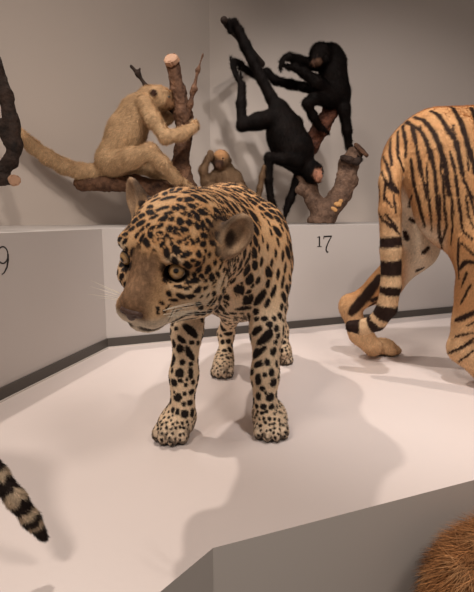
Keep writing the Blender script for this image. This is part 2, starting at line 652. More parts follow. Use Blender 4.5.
def build_jaguar():
    sk = Skin(.004)
    A = at
    # trunk
    sk.ell(A(236, 262, 1.47), (.135, .20, .165), k=.06)
    sk.cone(A(228, 236, 1.45), .115, A(256, 262, 1.80), .105, .06)
    sk.ell(A(262, 261, 1.80), (.114, .17, .13), k=.05)
    sk.cone(A(232, 212, 1.50), .065, A(258, 245, 1.85), .06, .08)
    sk.ell(A(240, 290, 1.62), (.11, .22, .09), k=.06)
    # shoulders
    sk.ell(A(269, 256, 1.45), (.068, .11, .145), k=.05)
    sk.ell(A(196, 262, 1.44), (.06, .10, .14), k=.06)
    # neck
    sk.cone(hw(0, -.05, .0), .105, A(226, 238, 1.42), .125, .06)
    sk.cone(hw(0, -.07, .06), .075, A(226, 214, 1.46), .07, .06)
    # front legs
    sk.chain([A(268, 285, 1.40), A(267, 330, 1.345), A(265, 375, 1.315), A(265, 412, 1.295)], [.064, .046, .037, .036], .03)
    sk.chain([A(192, 290, 1.40), A(187, 330, 1.335), A(184, 375, 1.305), A(182, 412, 1.285)], [.058, .042, .038, .037], .03)
    g1, g2 = ground(270, 434), ground(175, 437)
    paw(sk, g1, (.03, -1), .108, .085, .118)
    sk.ell(g1 + [0, .03, .05], (.045, .05, .045), k=.03)
    paw(sk, g2, (-.25, -1), .112, .085, .125)
    sk.ell(g2 + [.012, .03, .05], (.045, .05, .045), k=.03)
    # hind legs
    h1, h2 = ground(223, 375), ground(284, 362)
    sk.chain([A(242, 275, 1.78), A(232, 310, 1.83), A(226, 333, 1.93), A(226, 360, 1.86)], [.085, .044, .030, .030], .04)
    paw(sk, h1, (-.1, -1), .096, .076, .11)
    sk.ell(h1 + [0, .05, .045], (.036, .05, .04), k=.03)
    sk.chain([A(270, 270, 1.82), A(275, 305, 1.86), A(280, 330, 1.98), A(284, 352, 1.93)], [.066, .044, .030, .030], .04)
    paw(sk, h2, (.0, -1), .076, .07, .11)
    sk.ell(h2 + [0, .05, .045], (.036, .05, .04), k=.03)
    # tail hangs behind the hind legs
    tl = [A(262, 240, 1.95), A(264, 262, 2.04), A(266, 300, 2.10), A(266, 330, 2.12), A(266, 352, 2.16)]
    sk.chain(tl, [.035, .031, .028, .026, .024], .03)
    # head
    E_ = lambda c, r, k=.02, op='+', R=JA: sk.ell(hw(*c), r, R, k, op)
    Cn = lambda a, ra, b, rb, k=.02: sk.cone(hw(*a), ra, hw(*b), rb, k)
    E_((0, -.025, .032), (.102, .115, .098), .04)
    for s in (-1, 1):
        E_((s * .068, -.012, -.045), (.052, .072, .062), .04)
        E_((s * .027, .108, -.056), (.033, .038, .032), .02)
        E_((s * .058, .040, .050), (.040, .030, .022), .025)
        Cn((s * .012, .09, -.078), .026, (s * .062, -.01, -.082), .042, .03)
        E_((s * .058, .05, -.022), (.036, .035, .03), .03)
    Cn((0, .04, -.02), .060, (0, .10, -.040), .040, .03)
    Cn((0, .045, .024), .042, (0, .128, -.022), .027, .03)
    E_((0, .105, -.086), (.034, .032, .018), .02)
    # mouth groove
    for s in (-1, 1):
        sk.cone(hw(s * .004, .148, -.080), .004, hw(s * .05, .105, -.087), .004, .006, '-')
        sk.cone(hw(s * .05, .105, -.087), .004, hw(s * .078, .055, -.078), .003, .006, '-')
    # eye sockets
    for e in EYES:
        c = np.array(e)
        sk.ell(hw(*(c + [0, .012, 0])), (.022, .02, .020), JA, .010, '-')
    # ears
    for c, lean, out in (((-.126, -.052, .072), -22, -28), ((.118, -.06, .092), 26, 30)):
        R = JA @ rotm(math.radians(-out), 0, math.radians(lean))
        sk.ell(hw(*c), (.036, .020, .053), R, .02)
        b = np.array(c) * [0.8, 1, 0.72]
        sk.cone(hw(*b), .032, hw(*c), .024, .025)
        fwd = R @ np.array([0, 1, 0])
        sk.ell(hw(*c) + fwd * .016 + R @ np.array([0, 0, .004]), (.024, .020, .041), R, .008, '-')
    return sk.build(.004, 0.0005)


def spots_from(tree, batches):
    out = []
    for ox, oy, sc, L in batches:
        for q in L:
            x, y, a, b = q[:4]
            ang = math.radians(q[4]) if len(q) > 4 else 0
            if b > a:
                a, b = b, a
                ang += PI / 2 if len(q) < 5 else 0
            px, py = ox + x / sc, oy + y / sc
            h = cast(tree, px, py)
            if h is None: continue
            p, n = h
            d = np.cos(ang) * cR - np.sin(ang) * cU
            d = d - n * (d @ n) / 1.0
            nd = np.linalg.norm(d)
            if nd < .2: continue
            d /= nd
            m = np.linalg.norm(p - cC) / FPX / sc
            out.append((p, d, a * m * 1.10 + .0002, b * m * 1.16 + .0004))
    return out


JSPOTS = [
    (150, 230, 5.27, [
        (185, 30, 18, 14), (228, 95, 17, 14), (275, 68, 22, 20, 90), (208, 68, 22, 11, -20), (148, 45, 14, 11, 60), (258, 128, 18, 15, 80),
        (330, 70, 20, 12, 20), (322, 30, 14, 12), (312, 130, 14, 12, 90), (358, 115, 25, 14, 60), (383, 150, 16, 12, 20), (285, 158, 22, 12, 50),
        (343, 172, 14, 12, 60), (293, 112, 12, 8, 60), (305, 212, 24, 16, 90), (257, 205, 30, 14, 70), (228, 162, 14, 8, 30), (185, 130, 35, 12, -20),
        (235, 235, 12, 11), (392, 210, 14, 10), (372, 190, 20, 7, -40), (425, 150, 25, 10, 10), (432, 185, 12, 8, 60), (410, 290, 14, 6, 90),
        (388, 278, 35, 7, -50), (338, 292, 20, 10, -60), (292, 268, 10, 7), (228, 270, 42, 11, -15), (265, 310, 45, 13, -18), (200, 302, 22, 8, -15),
        (150, 298, 25, 8, 15), (215, 350, 25, 12, 5), (165, 350, 25, 11, 25), (122, 368, 22, 9, 20), (100, 338, 18, 10, 50), (62, 385, 16, 8, 10),
        (335, 378, 30, 13, -45), (270, 352, 8, 6), (305, 345, 14, 5, -45), (400, 395, 24, 7, -75), (390, 455, 35, 13, 20), (455, 350, 18, 13, 60),
        (150, 420, 50, 4, -25), (190, 402, 80, 4, -5), (110, 450, 60, 4, -30), (160, 462, 60, 4, -25), (205, 470, 40, 8, 15),
        (40, 415, 10, 8), (92, 408, 24, 5, -30), (42, 440, 10, 7), (75, 430, 9, 6), (130, 480, 40, 4, -25), (72, 255, 24, 14, 60), (95, 270, 25, 6, 30),
        (150, 20, 12, 9), (110, 45, 10, 7, 40), (85, 20, 12, 8), (60, 60, 12, 7, -40), (115, 75, 10, 7, 40), (30, 60, 14, 9, 60), (20, 110, 12, 9), (45, 25, 10, 8)]),
    (115, 170, 3.386, [
        (135, 102, 14, 6), (180, 95, 22, 8, -15), (220, 100, 10, 8), (240, 76, 15, 6, -10), (200, 75, 14, 5, -10), (285, 95, 28, 11, 15), (262, 72, 18, 6),
        (305, 60, 20, 6, 10), (312, 128, 28, 9, 8), (348, 120, 15, 7, 20), (335, 160, 18, 8, 10), (342, 100, 14, 6, 10), (275, 155, 20, 10, 60),
        (245, 150, 20, 7, 30), (252, 178, 9, 12, 80), (220, 175, 14, 10, 80), (185, 200, 12, 8, 90), (203, 205, 14, 8, 90), (232, 203, 14, 9),
        (240, 226, 14, 10, -20), (297, 188, 18, 8, 90), (278, 188, 14, 7, 70), (320, 180, 16, 8, 30), (300, 225, 12, 10), (327, 222, 9, 9), (312, 203, 8, 7),
        (283, 240, 14, 9, -30), (258, 246, 14, 11), (215, 235, 14, 8, 80), (265, 265, 11, 10), (165, 165, 16, 8, -30), (150, 190, 14, 6, -30),
        (130, 195, 16, 6, -20), (120, 220, 14, 8, 60), (105, 245, 18, 9, 60), (138, 240, 10, 8), (160, 245, 18, 8, 100), (175, 222, 12, 6, 40),
        (150, 215, 10, 7), (190, 165, 10, 8, -20), (160, 130, 25, 6, -15), (203, 130, 14, 8, 30), (182, 146, 14, 6, -10), (130, 160, 14, 6, -25),
        (90, 235, 16, 8, -60), (75, 220, 12, 6, -40), (90, 202, 14, 6, -40), (110, 188, 10, 5, -30), (80, 260, 15, 8, -70), (225, 125, 16, 7, 40),
        (262, 122, 18, 8, 20), (232, 148, 12, 6, 40), (285, 118, 12, 5, 10), (360, 140, 14, 6, 30), (330, 75, 16, 6, 20), (290, 40, 18, 6, 5), (260, 50, 14, 5)]),
    (200, 180, 4.23, [
        (30, 120, 35, 14, 10), (65, 155, 20, 10, 15), (120, 65, 25, 9, 40), (150, 95, 20, 8, 50), (90, 45, 25, 8, 30), (160, 60, 22, 8, 40), (195, 85, 18, 7, 55),
        (215, 110, 15, 6, 60), (30, 75, 25, 9, 5), (70, 100, 24, 9, 15), (40, 30, 26, 9, 10), (200, 340, 35, 13, -60), (172, 385, 25, 11, -30), (205, 475, 12, 12), (245, 425, 14, 10, 90),
        (222, 447, 8, 8), (250, 500, 40, 14, -60), (188, 540, 32, 13, -25), (237, 555, 14, 11, -40), (287, 435, 22, 8, 90), (310, 472, 24, 8, -70), (260, 345, 16, 8, 90),
        (285, 520, 20, 8, -70), (155, 490, 16, 12, 60), (100, 430, 30, 7, -50), (60, 440, 18, 9, -60), (50, 515, 25, 11, -40), (15, 455, 20, 11, -10), (303, 350, 16, 7, 90),
        (110, 520, 20, 8, 90), (175, 437, 8, 8), (345, 535, 14, 9, -60), (265, 250, 14, 5, 80), (250, 290, 14, 6, 80), (285, 280, 14, 6, 80), (300, 220, 14, 5, 75), (330, 260, 16, 6, 75),
        (320, 310, 18, 6, 80), (350, 320, 20, 7, 90), (290, 180, 14, 5, 65), (265, 150, 14, 5, 65), (250, 190, 14, 5, 75), (345, 200, 16, 6, 60), (370, 250, 18, 6, 80), (360, 370, 20, 7, -80), (385, 330, 22, 8, -85),
        (350, 430, 24, 7, -80), (330, 400, 20, 7, 90)]),
    (140, 310, 2.9625, [
        (150, 62, 38, 10, 42), (122, 88, 16, 7, 40), (118, 115, 12, 11), (98, 150, 20, 8, 95), (148, 130, 24, 9, 55), (125, 155, 8, 8), (118, 188, 13, 12),
        (100, 215, 12, 10), (150, 188, 20, 8, 95), (135, 222, 6, 6), (112, 258, 13, 12), (132, 248, 7, 6), (152, 243, 10, 8), (100, 100, 9, 12), (148, 275, 10, 8),
        (98, 297, 8, 8), (110, 302, 8, 8), (132, 308, 12, 10), (155, 305, 8, 12), (130, 278, 6, 6), (102, 245, 5, 5), (140, 205, 5, 5), (95, 180, 5, 8),
        (370, 85, 48, 12, -48), (350, 122, 36, 12, -30), (345, 62, 22, 9, -30), (395, 122, 12, 9, -50), (352, 160, 22, 9, -10), (375, 155, 10, 9), (390, 185, 12, 8, 90),
        (395, 215, 12, 11), (350, 205, 17, 9, 95), (370, 192, 7, 7), (385, 258, 14, 11, -30), (362, 232, 8, 8), (350, 255, 12, 8, 90), (365, 286, 9, 7), (390, 286, 10, 8), (405, 160, 10, 7, 90),
        (404, 250, 7, 10), (345, 285, 8, 7), (405, 285, 6, 6), (372, 245, 5, 5), (375, 300, 6, 5), (360, 305, 6, 5),
        (243, 52, 18, 10, 60), (262, 70, 16, 8, 10), (245, 95, 7, 7), (262, 92, 8, 7), (250, 120, 8, 6), (266, 118, 7, 9), (242, 135, 6, 5), (260, 142, 7, 6), (425, 60, 14, 6, -75), (425, 95, 8, 6), (420, 120, 6, 6)]),
]


def build_jaguar_coat():
    V, Q = build_jaguar()
    tree = bvh(V, Q)
    N = normals(V, Q)
    sp = spots_from(tree, JSPOTS)
    hand = np.array([s[0] for s in sp])
    hr = np.array([max(s[2], s[3]) for s in sp])
    # remaining hide: evenly scattered spots, small on the feet, larger on the flanks
    order = RNG.permutation(len(V))[:26000]
    acc_p, acc_r = [], []
    kd0 = KDTree(len(sp))
    for i, p in enumerate(hand): kd0.insert(Vector(p), i)
    kd0.balance()
    ap = np.zeros((6000, 3))
    ar = np.zeros(6000)
    na = 0
    hl = to_head(V)
    for i in order:
        p = V[i]
        l = hl[i]
        z = p[2]
        onhead = (abs(l[0]) < .15 and -.16 < l[1] < .2 and -.13 < l[2] < .14)
        if onhead:
            if l[1] > .055 and l[2] < .02 and abs(l[0]) < .05: continue
            if l[1] > .09: continue
            if l[2] < -.085: continue
            s = .0062 + .0016 * RNG.random()
        elif z < .085: s = .0045
        elif z < .33: s = .0065 + .004 * RNG.random()
        else: s = .0105 + .003 * RNG.random()
        if not onhead and z > .3 and p[1] > 1.55: s *= 1.5
        gap = s * 2.2
        d = kd0.find(Vector(p))
        if d[0] is not None and d[2] < s * (1.25 if onhead else 1.25) + hr[d[1]] * (.9 if onhead else 1.0): continue
        if na:
            q = ((ap[:na] - p) ** 2).sum(1)
            if (q < ((gap + ar[:na]) * .5 * 1.0) ** 2).any(): continue
        ap[na] = p
        ar[na] = gap
        na += 1
        n = N[i]
        if onhead: t = np.array([l[0] * .6, -.3, -.5]); t = JA @ t
        elif z < .33: t = np.array([RNG.normal(0, 1), .2, RNG.normal(0, 1)])
        elif p[1] < 1.55: t = np.array([.1, .5, -.7])
        else: t = np.array([0, 1, -.4])
        t = t - n * (t @ n)
        t = t / max(np.linalg.norm(t), 1e-6)
        e = 1.15 if z < .33 else 1.6
        sz = s * (.8 + .4 * RNG.random())
        sp.append((p, t, sz * e, sz * .92))
    SPp = np.array([s[0] for s in sp])
    SPd = np.array([s[1] for s in sp])
    SPa = np.array([s[2] for s in sp])
    SPb = np.array([s[3] for s in sp])
    kd = KDTree(len(sp))
    for i, p in enumerate(SPp): kd.insert(Vector(p), i)
    kd.balance()
    tan = lin((210, 170, 126))
    tan2 = lin((194, 148, 104))
    cream = lin((228, 204, 174))
    black = lin((27, 19, 17))
    muz = lin((142, 108, 80))
    white = lin((242, 228, 204))
    dark = lin((40, 28, 24))
    eyesW = [np.array(e) for e in EYES]

    def colfn(P, Nn):
        L = to_head(P)
        n1 = noise(P, 60, 1)
        n2 = noise(P, 18, 2)
        n3 = noise(P, 220, 3)
        head = sst(-.17, -.12, L[:, 1]) * sst(.2, .15, np.abs(L[:, 0]))* sst(-.17, -.12, L[:, 2])
        base = mix(tan, tan2, n2)
        # paler legs, belly, throat and chest
        low = sst(.46, .30, P[:, 2])
        base = mix(base, cream, low * .75)
        chest = sst(.30, -.4, Nn[:, 2]) * sst(1.6, 1.4, P[:, 1]) * sst(.62, .5, P[:, 2])
        base = mix(base, cream, chest * .7 * (1 - head))
        # face
        cheek = head * sst(.03, -.03, L[:, 2]) * sst(.11, .06, L[:, 1])
        base = mix(base, cream, cheek * .8)
        snout = head * sst(.03, .06, L[:, 1]) * sst(.050, .022, np.abs(L[:, 0] - .006) - .10 * np.maximum(L[:, 1] - .09, 0)) * sst(.075, .045, L[:, 2])
        snout = snout * sst(-.085, -.065, L[:, 2])
        strk = noise(L * np.array([1, .25, .6]), 240, 14)
        base = mix(base, mix(mix(muz, muz * .55, n1), muz * 1.35, sst(.4, .9, strk) * .7), snout)
        brow = np.maximum(*[sst(.022, .008, np.linalg.norm((L - np.array([e[0] + sg * -.0, e[1] + .0, e[2] + .033])) / np.array([1.3, 1.6, .7]), axis=1)) for e, sg in zip(EYES, (1, -1))])
        base = mix(base, mix(white, cream, .6), brow * head * .8)
        chin = head * sst(-.055, -.072, L[:, 2]) * sst(.03, .07, L[:, 1])
        base = mix(base, white, chin * .9)
        pad = head * sst(.065, .09, L[:, 1]) * sst(-.042, -.060, L[:, 2])
        base = mix(base, mix(white, muz, .25), pad * .85)
        m = np.full(len(P), 9.0)
        m2 = np.full(len(P), 9.0)
        wob = (n1 - .5) * .26 + (n3 - .5) * .22
        near = [kd.find_n(Vector(p), 4) for p in P]
        for k in range(4):
            idx = np.array([q[k][1] if len(q) > k else 0 for q in near])
            d = P - SPp[idx]
            al = (d * SPd[idx]).sum(1)
            ac = np.sqrt(np.maximum((d * d).sum(1) - al * al, 0))
            mk = np.sqrt((al / SPa[idx]) ** 2 + (ac / SPb[idx]) ** 2)
            m2 = np.minimum(m2, np.maximum(m, mk))
            m = np.minimum(m, mk)
        gapm = m2 - m + (n3 - .5) * .2
        m = m + wob + .16 * sst(.36, .28, P[:, 2])
        spot = sst(1.30, 1.04, m) * sst(.13, .34, gapm)
        spot = spot * (1 - snout * .9 * sst(.055, .075, L[:, 1]) * sst(.04, .025, np.abs(L[:, 0])))
        halo = sst(1.9, 1.1, m) * (1 - low) * (1 - snout)
        base = mix(base, base * np.array([.92, .80, .68]), halo)
        mott = sst(.50, .62, noise(P, 75, 15)) * sst(.06, .02, P[:, 2]) * (P[:, 2] < .08)
        base = mix(base, lin((196, 176, 156)), sst(.07, .02, P[:, 2]) * .6)
        spot = np.maximum(spot, mott * .8)
        # soles
        sole = sst(.014, .006, P[:, 2])
        c = mix(base, black, np.maximum(spot, sole * .9))
        # eyes: pale lids with a black rim
        for e in eyesW:
            q = (L - e) / np.array([1.2, 1, 1.0])
            r = np.linalg.norm(q, axis=1)
            rim = sst(.0245, .0215, r)
            c = mix(c, dark * .6, rim)
        # tear streaks
        for s, e in ((1, EYES[0]), (-1, EYES[1])):
            a = np.array([e[0] + s * .018, e[1] + .012, e[2] - .008])
            b = np.array([e[0] + s * .026, e[1] + .028, e[2] - .028])
            t = np.clip(((L - a) @ (b - a)) / ((b - a) @ (b - a)), 0, 1)
            r = np.linalg.norm(L - a - t[:, None] * (b - a), axis=1)
            c = mix(c, dark, sst(.012, .006, r) * .85 * head)
        # mouth line
        for s in (-1, 1):
            for a, b in (((s * .004, .148, -.080), (s * .05, .105, -.087)), ((s * .05, .105, -.087), (s * .078, .055, -.078))):
                a = np.array(a)
                b = np.array(b)
                t = np.clip(((L - a) @ (b - a)) / ((b - a) @ (b - a)), 0, 1)
                r = np.linalg.norm(L - a - t[:, None] * (b - a), axis=1)
                c = mix(c, dark, sst(.010, .005, r) * .9)
        # ears: dull fawn inside, dark patch on the back
        for cc, sgn in (((-.126, -.052, .072), -1), ((.118, -.06, .092), 1)):
            q = L - np.array(cc)
            inr = sst(.062, .05, np.linalg.norm(q, axis=1)) * sst(.095, .115, np.abs(L[:, 0]) + .25 * np.maximum(L[:, 2] - .06, 0) + .0)
            c = mix(c, mix(lin((196, 164, 132)), lin((136, 106, 82)), n1), inr * .9)
            deep = sst(.019, .009, np.linalg.norm((q - np.array([-sgn * .016, .004, -.010])) / np.array([1, 1, 1.8]), axis=1))
            c = mix(c, dark, deep * .9)
            med = -sgn * q[:, 0] * .75 + q[:, 2] * .55
            top = sst(.016, .026, med) * sst(.07, .06, np.linalg.norm(q, axis=1)) * (q[:, 2] > -.02) * (np.abs(L[:, 0]) > .08)
            c = mix(c, dark, top * .75)
            bk = inr * (((Nn @ JA)[:, 1]) < -.35)
            c = mix(c, lin((60, 46, 38)), bk * .8)
        return c

    def comb(P, Nn):
        L = to_head(P)
        head = (sst(-.17, -.12, L[:, 1]))[:, None]
        hd = (np.stack([L[:, 0] * 4, np.full(len(P), -1.0), L[:, 2] * 1.0 - .1], 1)) @ JA.T
        bd = np.stack([np.zeros(len(P)), np.full(len(P), .7), np.full(len(P), -.8)], 1)
        return hd * head + bd * (1 - head)

    root = empty('jaguar', (0.02, 1.5, 0), 'spotted jaguar standing in the middle of the white platform, head turned left', 'jaguar')

    def ln(P):
        L = to_head(P)
        return np.where(L[:, 1] > -.13, .0042, .0065)
    coat('body', V, Q, colfn, M_hide, root, 170000, ln, .0014, comb, .35, .25, .16)
    # eyes
    for e in EYES:
        s = -1 if e[0] < 0 else 1
        c = hw(*(np.array(e) + [0, -.003, 0]))
        gz = JA @ np.array([s * .30, 1, -.05])
        if s < 0: gz = (cC + np.array([-.15, 0, -.05]) - c)
        gz = gz / np.linalg.norm(gz)
        eye_ball('eye', c, .0195 if s < 0 else .0175, gz, root, (190, 148, 98), .30, .98)
    # nose leather
    sn = Skin()
    sn.ell(hw(0, .147, -.034), (.021, .011, .008), JA, .008)
    sn.ell(hw(0, .147, -.045), (.010, .009, .012), JA, .008)
    for s in (-1, 1):
        sn.ell(hw(s * .016, .145, -.039), (.010, .009, .008), JA, .006)
        sn.ell(hw(s * .014, .156, -.041), (.006, .006, .0035), JA, .003, '-')
    v, q = sn.build(.0018)
    link('nose', big_mesh('nose', v, [q]), M_nose, root)
    for s in (-1, 1):
        for k in range(6):
            a = np.array([s * (.056 + .004 * (k % 3)), .115 - .009 * (k % 3), -.034 - .010 * (k // 2)])
            d = np.array([s * 1, (.10 if s > 0 else -1.1) - .12 * (k % 3), .10 - .14 * (k // 2)])
            d /= np.linalg.norm(d)
            Lw = .075 + .02 * random.random()
            bm = bmesh.new()
            tube_mesh(bm, [hw(*(a + d * Lw * t + np.array([0, -.02, -.018]) * t * t)) for t in np.linspace(-.05, 1, 7)], np.linspace(.0006, .0002, 7), 5)
            bm_obj('whisker', bm, M_whisk, root, True)


def eye_mat(name, iris):
    m, nt, b = nodes(name)
    a = nt.nodes.new('ShaderNodeVertexColor')
    a.layer_name = 'Col'
    nt.links.new(a.outputs['Color'], b.inputs['Base Color'])
    b.inputs['Roughness'].default_value = 0.08
    b.inputs['Coat Weight'].default_value = 0.6
    return m


M_eye = eye_mat('glass_eye', None)


def eye_ball(name, c, r, g, parent, iris, pr=.34, ir=.78):
    bm = bmesh.new()
    bmesh.ops.create_uvsphere(bm, u_segments=40, v_segments=28, radius=1)
    V = np.array([v.co for v in bm.verts])
    me = bpy.data.meshes.new(name)
    z = np.array(g)
    x = np.cross([0, 0, 1], z)
    x /= np.linalg.norm(x)
    y = np.cross(z, x)
    ang = np.arccos(np.clip(V[:, 2], -1, 1))
    for v, p in zip(bm.verts, V): v.co = Vector(c + r * (p[0] * x + p[1] * y + p[2] * z))
    bm.to_mesh(me)
    bm.free()
    for p in me.polygons: p.use_smooth = True
    i0 = lin(iris)
    col = np.where((ang < pr)[:, None], lin((12, 10, 9)), np.where((ang < ir)[:, None], i0, lin((22, 16, 13))))
    rr = ((ang > ir - .2) & (ang < ir))[:, None]
    col = np.where(rr, i0 * .5, col)
    r2 = ((ang > pr) & (ang < pr + .12))[:, None]
    col = np.where(r2, i0 * .75, col)
    ca = me.color_attributes.new('Col', 'FLOAT_COLOR', 'POINT')
    ca.data.foreach_set('color', np.concatenate([col, np.ones((len(col), 1))], 1).astype(np.float32).ravel())
    return link(name, me, M_eye, parent)


build_jaguar_coat()


# ------------------------------------------------------------------ tiger
def seg_dist(P, a, b):
    d = b - a
    t = np.clip(((P - a) @ d) / max(d @ d, 1e-12), 0, 1)
    return np.linalg.norm(P - a - t[:, None] * d, axis=1), t


TSTR = [
    (1.0, [(419, 150), (423, 175), (427, 200)]), (0.9, [(453, 125), (456, 140)]), (1.0, [(441, 150), (441, 175)]), (0.9, [(467, 150), (469, 170)]), (1.0, [(466, 195), (469, 215), (474, 228)]),
    (1.0, [(420, 125), (426, 140), (430, 160)]), (0.9, [(451, 205), (453, 225), (451, 245)]), (1.0, [(440, 195), (441, 220)]), (1.2, [(462, 285), (467, 272)]), (1.1, [(468, 325), (474, 322)]), (1.2, [(464, 345), (474, 338)]),
    (1.4, [(386, 214), (390, 220), (397, 228)]), (1.2, [(394, 195), (396, 212)]), (1.2, [(379, 185), (380, 200)]), (1.6, [(362, 312), (370, 306), (380, 300)]), (1.2, [(374, 288), (386, 278)]),  # (width px, [(x, y) ...]) along the visible hide
    (2.2, [(414, 117), (424, 120), (434, 132), (439, 144), (445, 163), (449, 195)]), (1.9, [(414, 125), (422, 132), (431, 151), (435, 171), (437, 195)]),
    (2.3, [(431, 111), (439, 115), (448, 129), (456, 141), (460, 159), (463, 175)]), (2.4, [(444, 105), (453, 108), (460, 120), (465, 134), (470, 151), (474, 163), (478, 185)]),
    (2.6, [(463, 103), (470, 105), (474, 114), (480, 135), (484, 160)]), (1.4, [(416, 134), (417, 151), (421, 176)]), (1.1, [(427, 163), (428, 195)]), (1.3, [(450, 151), (455, 169), (459, 195)]),
    (1.4, [(463, 175), (470, 195), (476, 215)]), (1.0, [(442.7, 174), (445.2, 195)]), (2.0, [(411, 159), (414, 184), (420, 207), (425, 226)]), (1.2, [(427, 180), (431, 214), (432, 231)]),
    (1.6, [(436, 180), (438, 210), (440, 236), (445, 264)]), (1.3, [(443.5, 180), (445, 210), (447, 224), (443, 239)]), (1.1, [(449, 180), (454, 215)]),
    (1.3, [(456, 180), (459.6, 205), (463, 231), (473, 239)]), (1.5, [(459, 238), (458, 261), (459, 278)]), (1.1, [(461, 242), (474, 254)]), (2.0, [(460, 268), (466, 261), (474, 262)]),
    (1.2, [(463, 180), (474, 198)]), (2.6, [(456, 320), (465, 317), (476, 311)]), (1.1, [(456, 336), (474, 332)]), (1.2, [(461, 303), (471, 284)]), (1.4, [(448, 353), (458, 349), (474, 341)]), (1.0, [(458, 362), (474, 350)]),
    (1.6, [(377.6, 151), (383, 142), (388.6, 133), (392, 129)]), (1.5, [(383, 156), (387, 164), (392, 183), (399, 191)]), (1.4, [(391, 132), (390, 151), (392, 165)]), (1.5, [(398, 128), (398, 156), (404, 171)]),
    (1.7, [(402, 122), (406, 142), (406, 156)]), (2.0, [(403, 120), (412, 125), (416, 144)]), (1.3, [(380, 168), (386, 181), (384, 200)]), (1.5, [(377.6, 210), (382, 219), (392, 226), (400, 234)]),
    (2.6, [(388, 184), (398, 192)]), (1.1, [(383.5, 195), (392, 207)]), (5, [(381, 275), (366, 296), (352, 312)]), (2.4, [(372, 300), (384, 296)]), (1.6, [(366, 309), (378, 305)]), (2, [(385, 285), (395, 281)]),
    (2.0, [(411, 219), (414, 221)]), (2.4, [(405, 232), (407, 238)]), (2.2, [(424, 252), (428, 248)]), (2.0, [(418, 270), (423, 268)]), (1.5, [(412, 195), (409, 206)]),
]
TTAIL = [(400, 146, 1.90), (393, 160, 1.83), (390, 182, 1.775), (390, 210, 1.755), (391, 250, 1.755), (391, 285, 1.76), (387, 308, 1.77), (377, 322, 1.79), (364, 327, 1.81), (351, 326, 1.83)]
TBAND = [((391, 241), 10), ((391, 266), 15), ((391, 288), 9), ((387, 311), 15), ((374, 325), 9), ((353, 327), 11)]


def build_tiger():
    sk = Skin(.005)
    A = at
    # trunk, from the croup forward
    sk.ell(A(428, 165, 1.90), (.165, .155, .155), k=.06)
    sk.cone(A(432, 158, 1.92), .155, (1.45, 2.0, .80), .185, .08)
    sk.ell((1.45, 2.0, .76), (.26, .17, .22), k=.08)
    sk.cone(A(438, 137, 1.91), .088, (1.4, 2.0, .975), .09, .08)
    # near hind leg
    hip = A(450, 180, 1.77)
    sk.ell(A(458, 190, 1.76), (.165, .10, .21), k=.07)
    sk.cone(A(450, 150, 1.80), .10, A(490, 245, 1.69), .115, .07)
    sk.chain([A(487, 250, 1.68), A(481, 295, 1.70), A(472, 322, 1.71), A(465, 347, 1.72)], [.105, .078, .060, .056], .05)
    sk.chain([A(463, 348, 1.72), A(485, 366, 1.68), A(505, 378, 1.64)], [.056, .052, .05], .03)
    gn = ground(512, 396)
    paw(sk, gn, (1, -.15), .12, .09, .14)
    # far hind leg
    sk.ell(A(418, 205, 1.99), (.11, .07, .19), k=.06)
    sk.chain([A(420, 200, 1.99), A(415, 248, 2.0), A(385, 285, 2.04), A(352, 305, 2.08)], [.12, .085, .060, .042], .05)
    sk.ell(A(348, 304, 2.08), (.04, .04, .045), k=.03)
    sk.chain([A(350, 310, 2.08), A(360, 333, 2.06), A(373, 347, 2.03)], [.044, .047, .044], .03)
    gf = ground(383, 357)
    paw(sk, gf + np.array([.0, .04, 0]), (1, -.12), .11, .085, .15, .035)
    # front legs and head, beyond the frame
    for dx, dy, y in ((.08, .0, 1.88), (-.18, .0, 2.10)):
        sk.chain([(1.5 + dx, y, .68), (1.52 + dx, y, .42), (1.5 + dx, y, .10)], [.11, .07, .055], .05)
        paw(sk, np.array([1.54 + dx, y, 0]), (1, 0), .12, .09, .15)
    sk.cone((1.6, 2.0, .84), .14, (1.86, 1.98, .88), .12, .06)
    sk.ell((1.93, 1.98, .90), (.15, .12, .13), k=.04)
    sk.cone((2.0, 1.98, .87), .075, (2.10, 1.98, .84), .055, .03)
    for s in (-1, 1): sk.ell((1.90, 1.98 + s * .085, 1.03), (.02, .035, .045), k=.02)
    # tail
    sk.chain([A(*p) for p in TTAIL], [.046, .042, .042, .042, .041, .040, .040, .036, .033, .027], .012)
    return sk.build(.0065, 0.0005)


